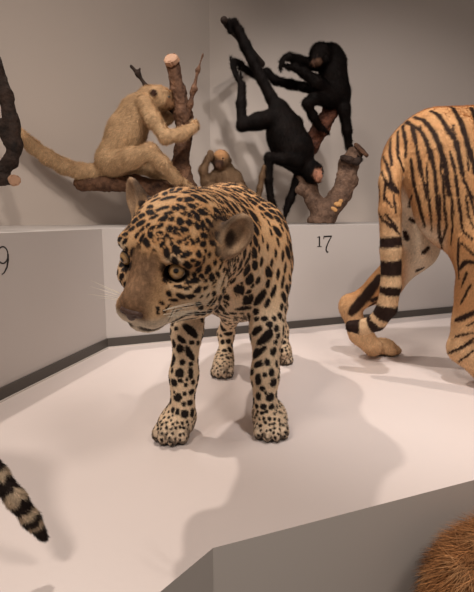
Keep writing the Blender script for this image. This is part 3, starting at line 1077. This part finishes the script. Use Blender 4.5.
def build_tiger_coat():
    V, Q = build_tiger()
    tree = bvh(V, Q)
    segs = []
    for w, pl in TSTR:
        pts = []
        for (x0, y0), (x1, y1) in zip(pl[:-1], pl[1:]):
            n = max(2, int(math.hypot(x1 - x0, y1 - y0) / 3))
            pts += [(x0 + (x1 - x0) * i / n, y0 + (y1 - y0) * i / n) for i in range(n)]
        pts.append(pl[-1])
        prev = None
        n = len(pts)
        for i, (x, y) in enumerate(pts):
            h = cast(tree, x, y)
            if h is None or h[0][1] > 2.6:
                prev = None
                continue
            tap = .55 + .45 * math.sin(PI * min(max((i + .6) / (n + .2), 0), 1)) ** .6
            r = w * tap * h[0][1] / FPX * 1.15
            if prev is not None and np.linalg.norm(h[0] - prev[0]) < .12:
                segs.append((prev[0], h[0], (prev[1] + r) / 2))
            prev = (h[0], r)
    tc = np.array([at(*p) for p in TTAIL])
    tl = np.concatenate([[0], np.cumsum(np.linalg.norm(np.diff(tc, axis=0), axis=1))])

    def tail_s(P):
        best = np.full(len(P), 9.0)
        s = np.zeros(len(P))
        for i in range(len(tc) - 1):
            d, t = seg_dist(P, tc[i], tc[i + 1])
            u = d < best
            best[u] = d[u]
            s[u] = (tl[i] + t * (tl[i + 1] - tl[i]))[u]
        return best, s
    bands = []
    for (x, y), w in TBAND:
        b, s = tail_s(at(x, y, 1.78)[None])
        bands.append((s[0], w * 1.77 / FPX / 2))
    org = lin((207, 161, 114))
    org2 = lin((186, 130, 82))
    pale = lin((226, 196, 158))
    white = lin((224, 206, 182))
    blk = lin((44, 27, 20))

    def colfn(P, Nn):
        n1 = noise(P, 14, 5)
        n2 = noise(P, 45, 6)
        c = mix(org, org2, n1 * .9)
        back = sst(.85, 1.0, P[:, 2])
        c = mix(c, org * np.array([1, .93, .85]), back * .5)
        # white inside of the far thigh and belly
        inner = sst(1.97, 1.93, P[:, 1]) * sst(1.86, 1.90, P[:, 1]) * sst(.87, .80, P[:, 2]) * sst(.45, .52, P[:, 2]) * sst(.60, .66, P[:, 0])
        belly = sst(-.25, -.6, Nn[:, 2]) * sst(.45, .55, P[:, 2])
        farin = sst(.2, -.3, Nn[:, 1]) * sst(1.88, 1.92, P[:, 1]) * sst(.60, .66, P[:, 0] + .15 * (P[:, 2] - .6)) * sst(.84, .80, P[:, 2]) * (P[:, 0] < 1.1)
        c = mix(c, white, np.clip(inner + belly * .8 + farin, 0, 1))
        low = sst(.30, .12, P[:, 2])
        c = mix(c, pale, low * .4)
        td, ts = tail_s(P)
        ont = sst(.064, .054, td) * sst(.12, .2, ts)
        c = mix(c, pale, ont * .6 * sst(.25, .45, ts))
        st = np.zeros(len(P))
        wob = (n2 - .5) * .5
        lo = P.min(0)
        for a, b, r in segs:
            sel = np.nonzero((np.abs(P - (a + b) / 2) < (np.abs(b - a) / 2 + r * 2.2)).all(1))[0]
            if not len(sel): continue
            d, t = seg_dist(P[sel], a, b)
            st[sel] = np.maximum(st[sel], sst(1.25, .8, d / r + wob[sel]))
        # unseen sides: generic vertical stripes
        far = np.maximum(sst(.915, .95, P[:, 0]), sst(2.0, 2.04, P[:, 1]) * sst(.35, .45, P[:, 2]))
        g = np.sin((P[:, 0] + .05 * noise(P, 6, 8) * 2 + .15 * np.abs(P[:, 2] - .8)) * 62 + 3 * noise(P, 4, 9))
        st = np.maximum(st, far * sst(.55, .8, g) * sst(.12, .2, P[:, 2]))
        st = st * (1 - ont * sst(.38, .42, ts))
        for s0, hwid in bands:
            st = np.maximum(st, ont * sst(1.15, .9, np.abs(ts - s0) / hwid + wob * .4))
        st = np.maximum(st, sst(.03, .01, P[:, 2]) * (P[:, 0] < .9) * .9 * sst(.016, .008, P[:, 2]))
        return mix(c, blk, np.clip(st, 0, 1))

    def comb(P, Nn):
        return np.stack([np.full(len(P), -.5), np.zeros(len(P)), np.full(len(P), -1.0)], 1)
    root = empty('tiger', (1.0, 1.9, 0), 'striped tiger seen from behind at the right, long banded tail hanging down', 'tiger')
    coat('body', V, Q, colfn, M_hide, root, 150000, .009, .0024, comb, .35, .25, .18, mask=lambda c: np.where(c[:, 0] < 1.1, 1.0, .25))


build_tiger_coat()


# ------------------------------------------------------------------ primates
def hand(sk, wrist, tip, spread, r=.0075, curl=None):
    """palm, four fingers of unequal length and a side thumb; spread is the across-palm direction"""
    w = np.array(wrist, float)
    t = np.array(tip, float)
    d = t - w
    L = np.linalg.norm(d)
    d /= L
    s = np.array(spread, float)
    s -= d * (s @ d)
    s /= np.linalg.norm(s)
    n = np.cross(d, s)
    c = np.zeros(3) if curl is None else np.array(curl, float)
    sk.cone(w, r * 1.7, w + d * L * .45, r * 1.8, .012)
    for o, f in ((-1.5, .88), (-.5, 1.0), (.5, .96), (1.5, .82)):
        b = w + d * L * .42 + s * r * 1.15 * o
        m = w + d * L * (.42 + .33 * f) + s * r * 1.4 * o + c * .35
        e = w + d * L * (.42 + .58 * f) + s * r * 1.5 * o + c
        sk.chain([b, m, e], [r * .85, r * .75, r * .62], .004)
    sk.chain([w + d * L * .12 + s * r * 1.4, w + d * L * .3 + s * r * 3.0 + c * .2, w + d * L * .48 + s * r * 3.2 + c * .6], [r * .9, r * .75, r * .6], .006)


def surf(V, Q, pts, depth=0.0):
    t = bvh(V, Q)
    out = []
    for x, y in pts:
        h = cast(t, x, y)
        r = ray(x, y)
        out.append(h[0] + r / np.linalg.norm(r) * depth)
    return out


def primate_coat(base, under, facec, facep, facer):
    def fn(P, Nn):
        n = noise(P, 25, 11)
        c = mix(base, under, n)
        for p, r, q in zip(facep, facer, facec):
            d = np.linalg.norm(P - p, axis=1)
            c = mix(c, q, sst(r, r * .7, d))
        return c
    return fn


# pale long-tailed monkey hugging the upright branch
def build_pale_monkey():
    Y = 2.62
    A = lambda x, y, dy=0: at(x, y, Y + dy)
    sk = Skin(.014)
    sk.chain([A(117, 157), A(127, 132), A(137, 112), A(148, 97)], [.108, .104, .088, .056], .04)
    sk.ell(A(112, 162), (.085, .09, .07), k=.05)
    # head, turned towards the trunk
    hc = A(159, 98, -.01)
    sk.ell(hc, (.068, .062, .068), k=.02)
    sk.cone(A(150, 97), .06, hc, .055, .03)
    sk.ell(A(166, 101, -.01), (.040, .048, .046), k=.02)
    sk.ell(A(171, 104, -.01), (.020, .030, .022), k=.012)
    sk.ell(A(167, 93, -.02), (.022, .05, .014), k=.012)
    sk.ell(A(154, 93, -.065), (.018, .012, .022), k=.01)
    # near arm around the trunk
    sk.chain([A(145, 103, -.07), A(154, 120, -.12), A(166, 137, -.15), A(182, 134, -.14), A(193, 128, -.11)], [.050, .042, .036, .034, .030], .02)
    hand(sk, A(192, 128, -.11), A(201, 122, .0), (0, .2, 1), .0085, np.array([-.02, .05, .0]))
    # far arm, behind the trunk
    sk.chain([A(148, 104, .07), A(165, 118, .12), A(176, 112, .13)], [.05, .04, .032], .03)
    hand(sk, A(176, 112, .13), A(187, 106, .13), (0, .2, 1), .0085)
    # near leg
    sk.chain([A(115, 164, -.04), A(133, 158, -.13), A(150, 151, -.15), A(163, 163, -.14), A(178, 180, -.09)], [.066, .058, .044, .037, .031], .02)
    hand(sk, A(176, 178, -.09), A(196, 186, -.05), (0, 1, .3), .009, np.array([0, .01, -.02]))
    # far leg
    sk.chain([A(118, 166, .05), A(138, 164, .10), A(152, 168, .10), A(166, 184, .05)], [.07, .055, .045, .034], .03)
    hand(sk, A(165, 182, .05), A(183, 188, .02), (0, 1, .3), .009, np.array([0, .0, -.02]))
    # tail
    sk.chain([A(108, 168), A(94, 172), A(80, 171, -.02), A(64, 166, -.06), A(48, 157, -.10), A(33, 146, -.14), A(20, 133, -.2)], [.050, .047, .046, .044, .040, .036, .030], .02)
    V, Q = sk.build(.005)
    face = lin((150, 112, 80))
    fn0 = primate_coat(lin((208, 174, 134)), lin((182, 148, 111)), [face, lin((70, 46, 36))], [A(172, 103, -.03), A(153.5, 91, -.08)], [.040, .028])

    def fn(P, Nn):
        return mix(fn0(P, Nn), fn0(P, Nn) * 1.12, sst(.1, .7, noise(P, 70, 4)))
    root = empty('tan_monkey', A(117, 183), 'pale tan long-tailed monkey hugging an upright branch', 'monkey', 'primates on the display ledge')
    coat('body', V, Q, fn, M_hide, root, 70000, .018, .0024, lambda P, N: np.stack([np.full(len(P), -.6), np.zeros(len(P)), np.full(len(P), -.8)], 1), .45, .35, .18)
    eye_ball('eye', surf(V, Q, [(168.5, 97.0)], .004)[0], .008, np.array([.8, -.6, 0]), root, (60, 36, 22))


build_pale_monkey()


# little brown monkey behind the jaguar's head
def build_small_monkey():
    Y = 2.62
    A = lambda x, y, dy=0: at(x, y, Y + dy)
    sk = Skin(.006)
    sk.chain([A(228, 198), A(228, 184), A(225, 170)], [.075, .070, .050], .04)
    sk.ell(A(221, 160, -.03), (.050, .050, .054), k=.02)
    sk.ell(A(219, 164, -.065), (.030, .026, .028), k=.015)
    sk.ell(A(219, 156, -.07), (.032, .018, .010), k=.01)
    for s in (-1, 1): sk.ell(A(221 + s * 9.5, 160, -.01), (.008, .010, .014), k=.006)
    # raised arm
    sk.chain([A(216, 175, -.03), A(206, 183, -.07), A(203, 170, -.08), A(208, 158, -.08)], [.034, .028, .023, .018], .02)
    hand(sk, A(207, 160, -.08), A(212, 150, -.075), (1, 0, .3), .006)
    sk.chain([A(236, 176, -.02), A(243, 190, -.05), A(236, 199, -.08)], [.032, .026, .02], .02)
    hand(sk, A(237, 198, -.08), A(230, 203, -.09), (0, 1, 0), .006)
    # folded legs
    for s in (-1, 1):
        sk.chain([A(228 + s * 6, 198), A(225 + s * 14, 188, -.10), A(225 + s * 9, 203, -.10)], [.045, .032, .022], .025)
    # long tail curling up to the right
    sk.chain([A(236, 202, .04), A(248, 207, .05), A(257, 200, .05), A(260, 188, .05), A(262, 176, .05), A(264, 166, .05)], [.022, .020, .018, .017, .015, .011], .015)
    V, Q = sk.build(.0045)
    fn = primate_coat(lin((132, 104, 78)), lin((98, 74, 54)), [lin((70, 48, 38)), lin((196, 150, 106)), lin((104, 74, 56))], surf(V, Q, [(218.5, 162), (221, 152), (218, 165)]), [.030, .045, .018])
    root = empty('brown_monkey', A(228, 205), 'small brown monkey sitting low behind the jaguar, hand raised to its face', 'monkey', 'primates on the display ledge')
    coat('body', V, Q, fn, M_hide, root, 26000, .014, .0022, lambda P, N: np.stack([np.zeros(len(P)), np.zeros(len(P)), np.full(len(P), -1.)], 1), .45, .35, .2)
    for s in (-1, 1):
        eye_ball('eye', surf(V, Q, [(219.0 + s * 3.6, 158.6)], .003)[0], .006, np.array([s * .15, -1, -.1]), root, (50, 30, 20))


build_small_monkey()

BLK = lin((12, 8, 7))
BLK2 = lin((22, 14, 11))


def build_hanging_monkey():
    Y = 2.98
    A = lambda x, y, dy=0: at(x, y, Y + dy)
    sk = Skin(.010)
    sk.chain([A(279, 112), A(285, 132), A(294, 150), A(302, 164)], [.070, .098, .108, .075], .05)
    sk.ell(A(281, 138), (.075, .08, .10), k=.05)
    # head low at the right, face outward
    hc = A(313, 173, -.03)
    sk.ell(hc, (.064, .062, .066), k=.02)
    sk.cone(A(304, 166), .055, hc, .05, .03)
    sk.ell(A(318, 176, -.06), (.034, .034, .042), k=.015)
    sk.ell(A(318.5, 181, -.085), (.020, .020, .016), k=.012)
    sk.ell(A(317.5, 167, -.08), (.032, .018, .010), k=.01)
    # raised hind leg and its foot
    sk.chain([A(275, 118, -.03), A(257, 122, -.06), A(242, 126, -.06), A(241, 104, -.05), A(242, 86, -.05)], [.062, .050, .034, .028, .024], .025)
    hand(sk, A(242, 87, -.05), A(228, 61, -.05), (.6, .8, .3), .0085, np.array([.018, 0, .018]))
    # other hind leg, bent behind the torso
    sk.chain([A(284, 116, .05), A(296, 124, .12), A(300, 140, .12)], [.058, .042, .03], .025)
    hand(sk, A(300, 138, .12), A(303, 155, .12), (0, 1, .3), .008)
    # arms reaching down
    sk.chain([A(297, 162, -.07), A(283, 160, -.11), A(269, 158, -.12), A(268, 180, -.11), A(271, 202, -.10)], [.046, .036, .029, .025, .021], .02)
    hand(sk, A(271, 200, -.10), A(279, 216, -.10), (.3, 1, 0), .008)
    sk.chain([A(302, 166, .03), A(297, 182, .02), A(290, 200, .02), A(286, 210, .02)], [.04, .030, .025, .021], .02)
    hand(sk, A(287, 208, .02), A(283, 224, .02), (.3, 1, 0), .008)
    # tail running up to the peg and hooking over it
    sk.chain([A(280, 112), A(271, 98), A(262, 80), A(253, 62), A(245, 46), A(239, 32), A(234, 24, -.01), A(229, 24, -.03), A(230, 32, -.02)],
             [.055, .036, .033, .033, .034, .028, .024, .020, .016], .015)
    V, Q = sk.build(.0048)
    pink = lin((176, 124, 100))
    fn = primate_coat(BLK, BLK2, [pink, lin((120, 82, 64)), BLK], surf(V, Q, [(319.5, 175.5), (319.5, 181), (315, 164)]), [.044, .02, .028])
    root = empty('spider_monkey', A(279, 112), 'black spider monkey hanging head down by its tail, pink face', 'monkey', 'primates on the display ledge')
    coat('body', V, Q, fn, M_hide_d, root, 50000, .020, .0026, lambda P, N: np.stack([np.full(len(P), .3), np.zeros(len(P)), np.full(len(P), .9)], 1), .4, .35, .25,
         mask=lambda c: np.where(np.linalg.norm(c - A(320, 177, -.06), axis=1) < .036, .05, 1.0))
    for s in (-1, 1):
        eye_ball('eye', surf(V, Q, [(319.2 + s * 3.0, 172.8 + s * .6)], .003)[0], .0075, np.array([.1 + s * .15, -1, 0]), root, (40, 24, 18))


build_hanging_monkey()


def build_sitting_monkey():
    Y = 3.02
    A = lambda x, y, dy=0: at(x, y, Y + dy)
    sk = Skin(.010)
    sk.chain([A(331, 96), A(333, 78), A(333, 62), A(330, 55)], [.080, .080, .074, .058], .04)
    sk.ell(A(338, 92), (.068, .08, .07), k=.05)
    hc = A(320, 54, -.07)
    sk.ell(hc, (.064, .062, .066), k=.025)
    sk.cone(A(331, 54), .06, hc, .05, .03)
    sk.ell(A(316, 60, -.10), (.036, .036, .036), k=.015)
    sk.ell(A(313, 63, -.11), (.018, .022, .016), k=.01)
    sk.ell(A(326, 57, -.125), (.014, .010, .018), k=.006)
    # arm to the foot it grooms
    sk.chain([A(331, 66, .0), A(312, 64, -.02), A(298, 60, -.08), A(289, 56, -.13)], [.042, .032, .028, .022], .02)
    hand(sk, A(290, 56, -.13), A(277, 60, -.12), (.3, .5, .9), .0085, np.array([.012, 0, -.045]))
    # leg held up towards that hand
    sk.chain([A(330, 92, -.03), A(316, 82, -.10), A(304, 72, -.11), A(294, 66, -.10)], [.055, .040, .030, .024], .02)
    hand(sk, A(295, 67, -.10), A(279, 67, -.10), (.2, .9, .3), .0085, np.array([.0, 0, .03]))
    # long arm reaching left behind the other's tail
    sk.chain([A(330, 74, .06), A(312, 88, .06), A(290, 84, .05), A(275, 80, .05), A(267, 72, .06), A(255, 74, .06), A(247, 70, .03)], [.045, .032, .028, .025, .024, .023, .020], .015)
    hand(sk, A(248, 70, .03), A(234, 58, -.02), (.5, .6, -.5), .0085, np.array([-.01, -.01, -.012]))
    # bent leg on the reddish branch
    sk.chain([A(328, 98, -.04), A(314, 98, -.11), A(307, 103, -.12), A(313, 116, -.09), A(319, 126, -.05)], [.050, .036, .030, .026, .022], .02)
    hand(sk, A(318, 124, -.06), A(329, 133, -.03), (.2, 1, .2), .008)
    # straight leg down to the stump
    sk.chain([A(342, 92, .0), A(344, 110, -.03), A(347, 130, -.02), A(349, 147, .0)], [.056, .040, .030, .024], .02)
    hand(sk, A(348, 145, .0), A(362, 160, -.06), (.4, 1, .0), .0085)
    V, Q = sk.build(.0048)
    fn = primate_coat(BLK, BLK2, [lin((110, 82, 66)), lin((84, 60, 48))], surf(V, Q, [(319, 61), (314, 62)]), [.026, .024])
    root = empty('spider_monkey', A(331, 110), 'black spider monkey perched upright on the branch, grooming its raised foot', 'monkey', 'primates on the display ledge')
    coat('body', V, Q, fn, M_hide_d, root, 42000, .020, .0026, lambda P, N: np.stack([np.full(len(P), .1), np.zeros(len(P)), np.full(len(P), -.9)], 1), .4, .35, .25)
    eye_ball('eye', surf(V, Q, [(316, 57)], .003)[0], .0065, np.array([-.7, -.7, -.2]), root, (40, 24, 18))


build_sitting_monkey()


# ------------------------------------------------------------------ branches
def wood(name, chains, mat, parent=None, vox=.006, amp=.006, seed=0, zmin=None):
    sk = Skin()
    for pts, rad in chains:
        sk.chain(pts, rad, .02)
    V, Q = sk.build(vox, zmin)
    N = normals(V, Q)
    V = V + N * ((noise(V, 30, seed) - .5) * amp * 1.6 + (noise(V, 90, seed + 1) - .5) * amp)[:, None]
    if zmin is not None: V[:, 2] = np.maximum(V[:, 2], zmin)
    return link(name, big_mesh(name, V, [Q]), mat, parent)


def disc(name, c, n, r, th, mat, parent, sx=1.0):
    bm = bmesh.new()
    bmesh.ops.create_cone(bm, cap_ends=True, segments=28, radius1=r, radius2=r * .96, depth=th)
    q = Vector(n).to_track_quat('Z', 'Y').to_matrix()
    for v in bm.verts:
        a = math.atan2(v.co.y, v.co.x)
        s = 1 + .06 * math.sin(3 * a + 1) + .04 * math.sin(5 * a)
        v.co = q @ Vector((v.co.x * s * sx, v.co.y * s, v.co.z)) + Vector(c)
    bmesh.ops.bevel(bm, geom=[e for e in bm.edges if e.calc_length() < r * .5], offset=th * .2, segments=1, affect='EDGES')
    return bm_obj(name, bm, mat, parent)


def zl(p, z): return np.array([p[0], p[1], z])


# branch of the pale monkey
Yp = 2.62
Bp = lambda x, y, dy=0: at(x, y, Yp + dy)
LZ = .545
rt = empty('branch', zl(Bp(186, 215, .03), LZ), 'forked brown branch held by the pale monkey, pale cut top', 'branch')
foot = zl(Bp(190, 215, .03), LZ)
wood('trunk', [([Bp(173, 66, .03), Bp(178, 90, .03), Bp(183, 115, .03), Bp(184, 140, .03), Bp(180, 165, .03), Bp(186, 190, .03), foot], [.034, .037, .044, .040, .043, .055, .075])], M_bark, rt, .006, .008, 1, LZ)
wood('log', [([Bp(81, 184, .0), Bp(105, 183, .0), Bp(135, 184, .0), Bp(165, 191, .0), Bp(200, 206, .0), Bp(242, 212, .0)], [.036, .040, .042, .046, .046, .042])], M_bark, rt, .006, .008, 2)
wood('side_branch', [([Bp(185, 122, .0), Bp(190, 104, -.01), Bp(194, 88, -.01), Bp(198, 70, 0), Bp(203, 54, 0)], [.018, .013, .010, .0075, .004]),
                     ([Bp(192, 92, -.01), Bp(196, 89, -.02)], [.008, .006])], M_bark, rt, .0035, .003, 3)
wood('twig', [([Bp(131, 66, .10), Bp(138, 74, .10), Bp(146, 86, .10), Bp(165, 105, .06), Bp(182, 119, .04)], [.007, .009, .010, .011, .014]),
              ([Bp(138, 75, .10), Bp(140, 68, .10)], [.007, .004])], M_barkd, rt, .0035, .003, 4)
disc('cut_end', Bp(171.3, 60, -.002), np.array([-.22, -.72, .66]), .037, .03, M_cut, rt)

# left dark branch, cut by the frame
Yl = 1.95
Bl = lambda x, y, dy=0: at(x, y, Yl + dy)
rt = empty('branch', zl(Bl(-60, 226), .552), 'dark curved branch cut by the left edge, pale sawn stub', 'branch')
wood('trunk', [([Bl(-14, 40), Bl(-4, 68), Bl(5, 95), Bl(12.5, 123), Bl(14, 146), Bl(11, 161), Bl(0, 172), Bl(-30, 196), zl(Bl(-60, 226), .553)], [.024, .025, .026, .026, .025, .025, .030, .040, .06]),
               ([Bl(9, 140), Bl(-2, 126), Bl(-25, 112)], [.022, .024, .026])], M_barkd, rt, .005, .005, 5, .5525)
wood('stub', [([Bl(-18, 176, -.05), Bl(0, 179, -.06), Bl(11, 180, -.07)], [.024, .022, .019])], M_barkd, rt, .004, .003, 6)
disc('cut_end', Bl(14.5, 180.3, -.086), (.75, -.65, .05), .021, .014, M_cut, rt)

# branch of the black monkeys
Ys = 3.0
Bs = lambda x, y, dy=0: at(x, y, Ys + dy)
gb = zl(Bs(322, 226), .545)
rt = empty('branch', gb, 'thick forked tree limb carrying the two black spider monkeys', 'branch')
wood('trunk', [([gb + [-.01, 0, 0], Bs(326, 212), Bs(340, 196), Bs(347, 180), Bs(348, 165), Bs(355, 154)], [.080, .066, .060, .058, .054, .048]),
               ([Bs(322, 214), Bs(313, 200), Bs(310, 188), Bs(302, 177)], [.055, .046, .042, .042]),
               ([Bs(310, 192), Bs(301, 190, -.03)], [.03, .034])], M_barkg, rt, .006, .007, 7, .5455)
wood('upper_limb', [([Bs(302, 178, .03), Bs(303, 160, .06), Bs(312, 142, .06), Bs(322, 126, .06), Bs(330, 112, .06), Bs(331, 96, .06)], [.042, .042, .046, .050, .044, .036])], M_barkr, rt, .006, .012, 8)
disc('cut_end', Bs(361.5, 150, -.015), (.62, -.35, .70), .056, .016, M_bark, rt)
wood('bark_collar', [([Bs(343, 158, -.055), Bs(350, 160, -.075), Bs(357, 162, -.065), Bs(360, 158, -.02)], [.018, .018, .018, .016])], M_barkd, rt, .005, .006, 12)
sk = Skin()
for x, y in ((332, 208), (336, 204), (339, 205), (335, 210), (341, 201)):
    sk.ell(Bs(x, y, -.060), (.014, .012, .012), k=.012)
v, q = sk.build(.004)
v = v + normals(v, q) * ((noise(v, 90, 3) - .5) * .006)[:, None]
link('bare_patch', big_mesh('bare_patch', v, [q]), M_chip, rt)

# wall peg that the tail hooks over
pk0 = at(224, 20, 2.93)
pk1 = at(246, 34, 3.0)
t_ = Skin()
dpk = np.array([.35, 1.0, -.05])
k_ = 1.0
# run back until the right-hand wall
tt = ((C1 - pk0[:2]) @ nR) / (dpk[:2] @ nR)
t_.chain([pk0, pk0 + dpk * .06, pk0 + dpk * .3, pk0 + dpk * (tt + .0)], [.020, .021, .022, .022], .01)
v, q = t_.build(.004)
v = v + normals(v, q) * ((noise(v, 50, 21) - .5) * .005)[:, None]
v = v - np.concatenate([nR, [0]]) * np.maximum((v[:, :2] - C1) @ nR - .001, 0)[:, None]
pg = link('peg', big_mesh('peg', v, [q]), M_barkd)
tag(pg, 'short brown wooden peg under the hooked tail of the hanging black monkey', 'peg')


# ------------------------------------------------------------------ shaggy brown animal below the platform edge
def build_brown():
    sk = Skin()
    d = np.array([de[0], de[1], 0])
    b = np.array([.537, .862, -.178])
    sk.ell(b, (.165, .135, .185), k=.05)
    sk.ell(b + [.02, -.0, -.12], (.17, .14, .16), k=.05)
    sk.cone(b + d * .04, .155, b + d * .5 + [0, 0, .01], .15, .06)
    s = np.array([-d[1], d[0], 0])
    for l, r in ((0.02, .065), (.48, .055)):
        for sg in (-1, 1):
            p = b + d * l + s * sg * .07
            sk.chain([p + [0, 0, -.12], zl(p, ZF + .10), zl(p + d * .01, ZF + .04)], [r * 1.2, r * .8, r * .7], .04)
            sk.ell(zl(p + d * .035, ZF + .03), (.055, .055, .035), k=.02)
    hd = b + d * .72 + [0, 0, .06]
    sk.cone(b + d * .5 + [0, 0, .02], .12, hd, .095, .05)
    sk.ell(hd + d * .03, (.10, .10, .095), k=.03)
    sk.cone(hd + d * .10, .055, hd + d * .17 + [0, 0, -.02], .04, .03)
    for sg in (-1, 1): sk.ell(hd + s * sg * .075 + [0, 0, .085], (.03, .03, .03), k=.01)
    V, Q = sk.build(.007, ZF + .0005)
    c1, c2, c3 = lin((162, 110, 68)), lin((88, 54, 32)), lin((202, 154, 108))

    def fn(P, Nn):
        n = noise(P, 14, 31)
        m = noise(P * np.array([1, 1, .4]), 45, 32)
        return mix(mix(c1, c2, sst(.4, .7, n)), c3, sst(.5, .8, m) * .6)

    def comb(P, Nn):
        return np.stack([-.6 + 2.4 * (noise(P, 14, 33) - .5), .6 * (noise(P, 14, 36) - .5), -1.0 + 1.4 * (noise(P, 16, 34) - .5)], 1)
    root = empty('bear_cub', (.7, .92, ZF), 'shaggy brown furry animal back at the lower right, below the platform edge', 'animal')
    coat('body', V, Q, fn, M_hide, root, 60000, .042, .0022, comb, .45, .3, .3, mask=lambda c: np.where(c[:, 0] < .75, 1.0, .3))


build_brown()


# ------------------------------------------------------------------ ringed tail at the lower left, and its owner beyond the frame
def build_ringtail():
    Y = .76
    T = [at(-40, 422, Y + .06), at(-22, 448, Y + .04), at(-2, 476, Y + .015), at(16, 499, Y), at(31, 519, Y), at(43, 536, Y)]
    sk = Skin()
    sk.chain(T, [.0165, .016, .0155, .0145, .013, .008], .01)
    b = np.array([-.62, .88, .30])
    sk.cone(T[0], .022, b + [.08, 0, 0], .035, .03)
    sk.cone(b, .085, b + [-.38, .05, .0], .09, .05)
    for l in (0, -.36):
        for sg in (-1, 1):
            p = b + [l, sg * .045, 0]
            sk.chain([p + [0, 0, -.03], zl(p, .12), zl(p, .03)], [.05, .03, .024], .03)
            sk.ell(zl(p + [-.02, 0, 0], .022), (.04, .028, .022), k=.015)
    h = b + [-.52, .07, .10]
    sk.cone(b + [-.38, .05, .02], .07, h, .055, .04)
    sk.ell(h, (.07, .06, .06), k=.02)
    sk.ell(h + [-.06, 0, -.02], (.035, .03, .025), k=.015)
    for sg in (-1, 1): sk.ell(h + [0, sg * .04, .06], (.012, .02, .028), k=.01)
    V, Q = sk.build(.0045, .0005)
    cum = np.concatenate([[0], np.cumsum(np.linalg.norm(np.diff(np.array(T), axis=0), axis=1))])
    tipL = cum[-1]
    dk, lt, gr = lin((36, 25, 21)), lin((196, 172, 144)), lin((140, 116, 90))

    def fn(P, Nn):
        best = np.full(len(P), 9.)
        s = np.zeros(len(P))
        for i in range(len(T) - 1):
            d, t = seg_dist(P, T[i], T[i + 1])
            u = d < best
            best[u] = d[u]
            s[u] = (cum[i] + t * (cum[i + 1] - cum[i]))[u]
        fromtip = (tipL - s) + (noise(P, 120, 41) - .5) * .012
        n = noise(P, 40, 42)
        c = mix(gr, gr * .7, n)
        ont = sst(.035, .03, best)
        c = mix(c, lt, ont)
        px = Y / FPX
        dkm = np.zeros(len(P))
        for a, b_ in ((0, 13), (19, 27), (36, 49), (60, 76), (88, 102), (114, 128)):
            dkm = np.maximum(dkm, sst(a - 2, a + 1, fromtip / px) * sst(b_ + 2, b_ - 1, fromtip / px))
        dkm = np.maximum(dkm, (fromtip < .006) * 1.0)
        c = mix(c, dk, dkm * ont)
        sp = sst(.62, .7, noise(P, 38, 43)) * (1 - ont)
        return mix(c, dk, sp)

    def comb(P, Nn):
        d = T[-1] - T[0]
        return np.where((P[:, 0] > -.5)[:, None], d / np.linalg.norm(d), np.array([1.0, 0, -.2]))
    root = empty('wild_cat', zl(b, 0), 'black and cream ringed tail reaching in from the lower left edge', 'cat')
    coat('body', V, Q, fn, M_hide, root, 40000, .008, .0014, comb, .35, .25, .2, mask=lambda c: np.where(c[:, 0] > -.45, 6.0, .5))


build_ringtail()


# ------------------------------------------------------------------ light: gallery ceiling spots and a soft room glow
def spot(loc, tgt, power, ang=60, size=.06, col=(1, .90, .81), blend=.5):
    l = bpy.data.lights.new('ceiling_spot', 'SPOT')
    l.energy = power
    l.spot_size = math.radians(ang)
    l.spot_blend = blend
    l.shadow_soft_size = size
    l.color = col
    o = bpy.data.objects.new('ceiling_spot', l)
    o.location = loc
    o.rotation_euler = (Vector(tgt) - Vector(loc)).to_track_quat('-Z', 'Y').to_euler()
    COL.objects.link(o)


spot((-1.15, 2.5, 3.2), (0.3, 1.35, 0), 190, 75, .05)
spot((-1.2, -0.9, 3.0), (0.1, 1.7, .2), 185, 60, .25)
spot((1.3, -0.5, 3.1), (0.1, 1.5, .3), 120, 70, .35)
spot((.35, -.7, 3.1), (-.5, 2.7, .8), 130, 45, .06)
spot((.5, .7, 3.1), (1.2, 2.6, .5), 185, 75, .06, (1, .955, .93))
W = bpy.data.worlds.new('room_glow')
W.use_nodes = True
W.node_tree.nodes['Background'].inputs[0].default_value = (1, .90, .83, 1)
W.node_tree.nodes['Background'].inputs[1].default_value = .2
S.world = W
S.view_settings.view_transform = 'Standard'
S.view_settings.look = 'None'
S.view_settings.exposure = 0
S.view_settings.gamma = 1
S.view_settings.use_curve_mapping = False
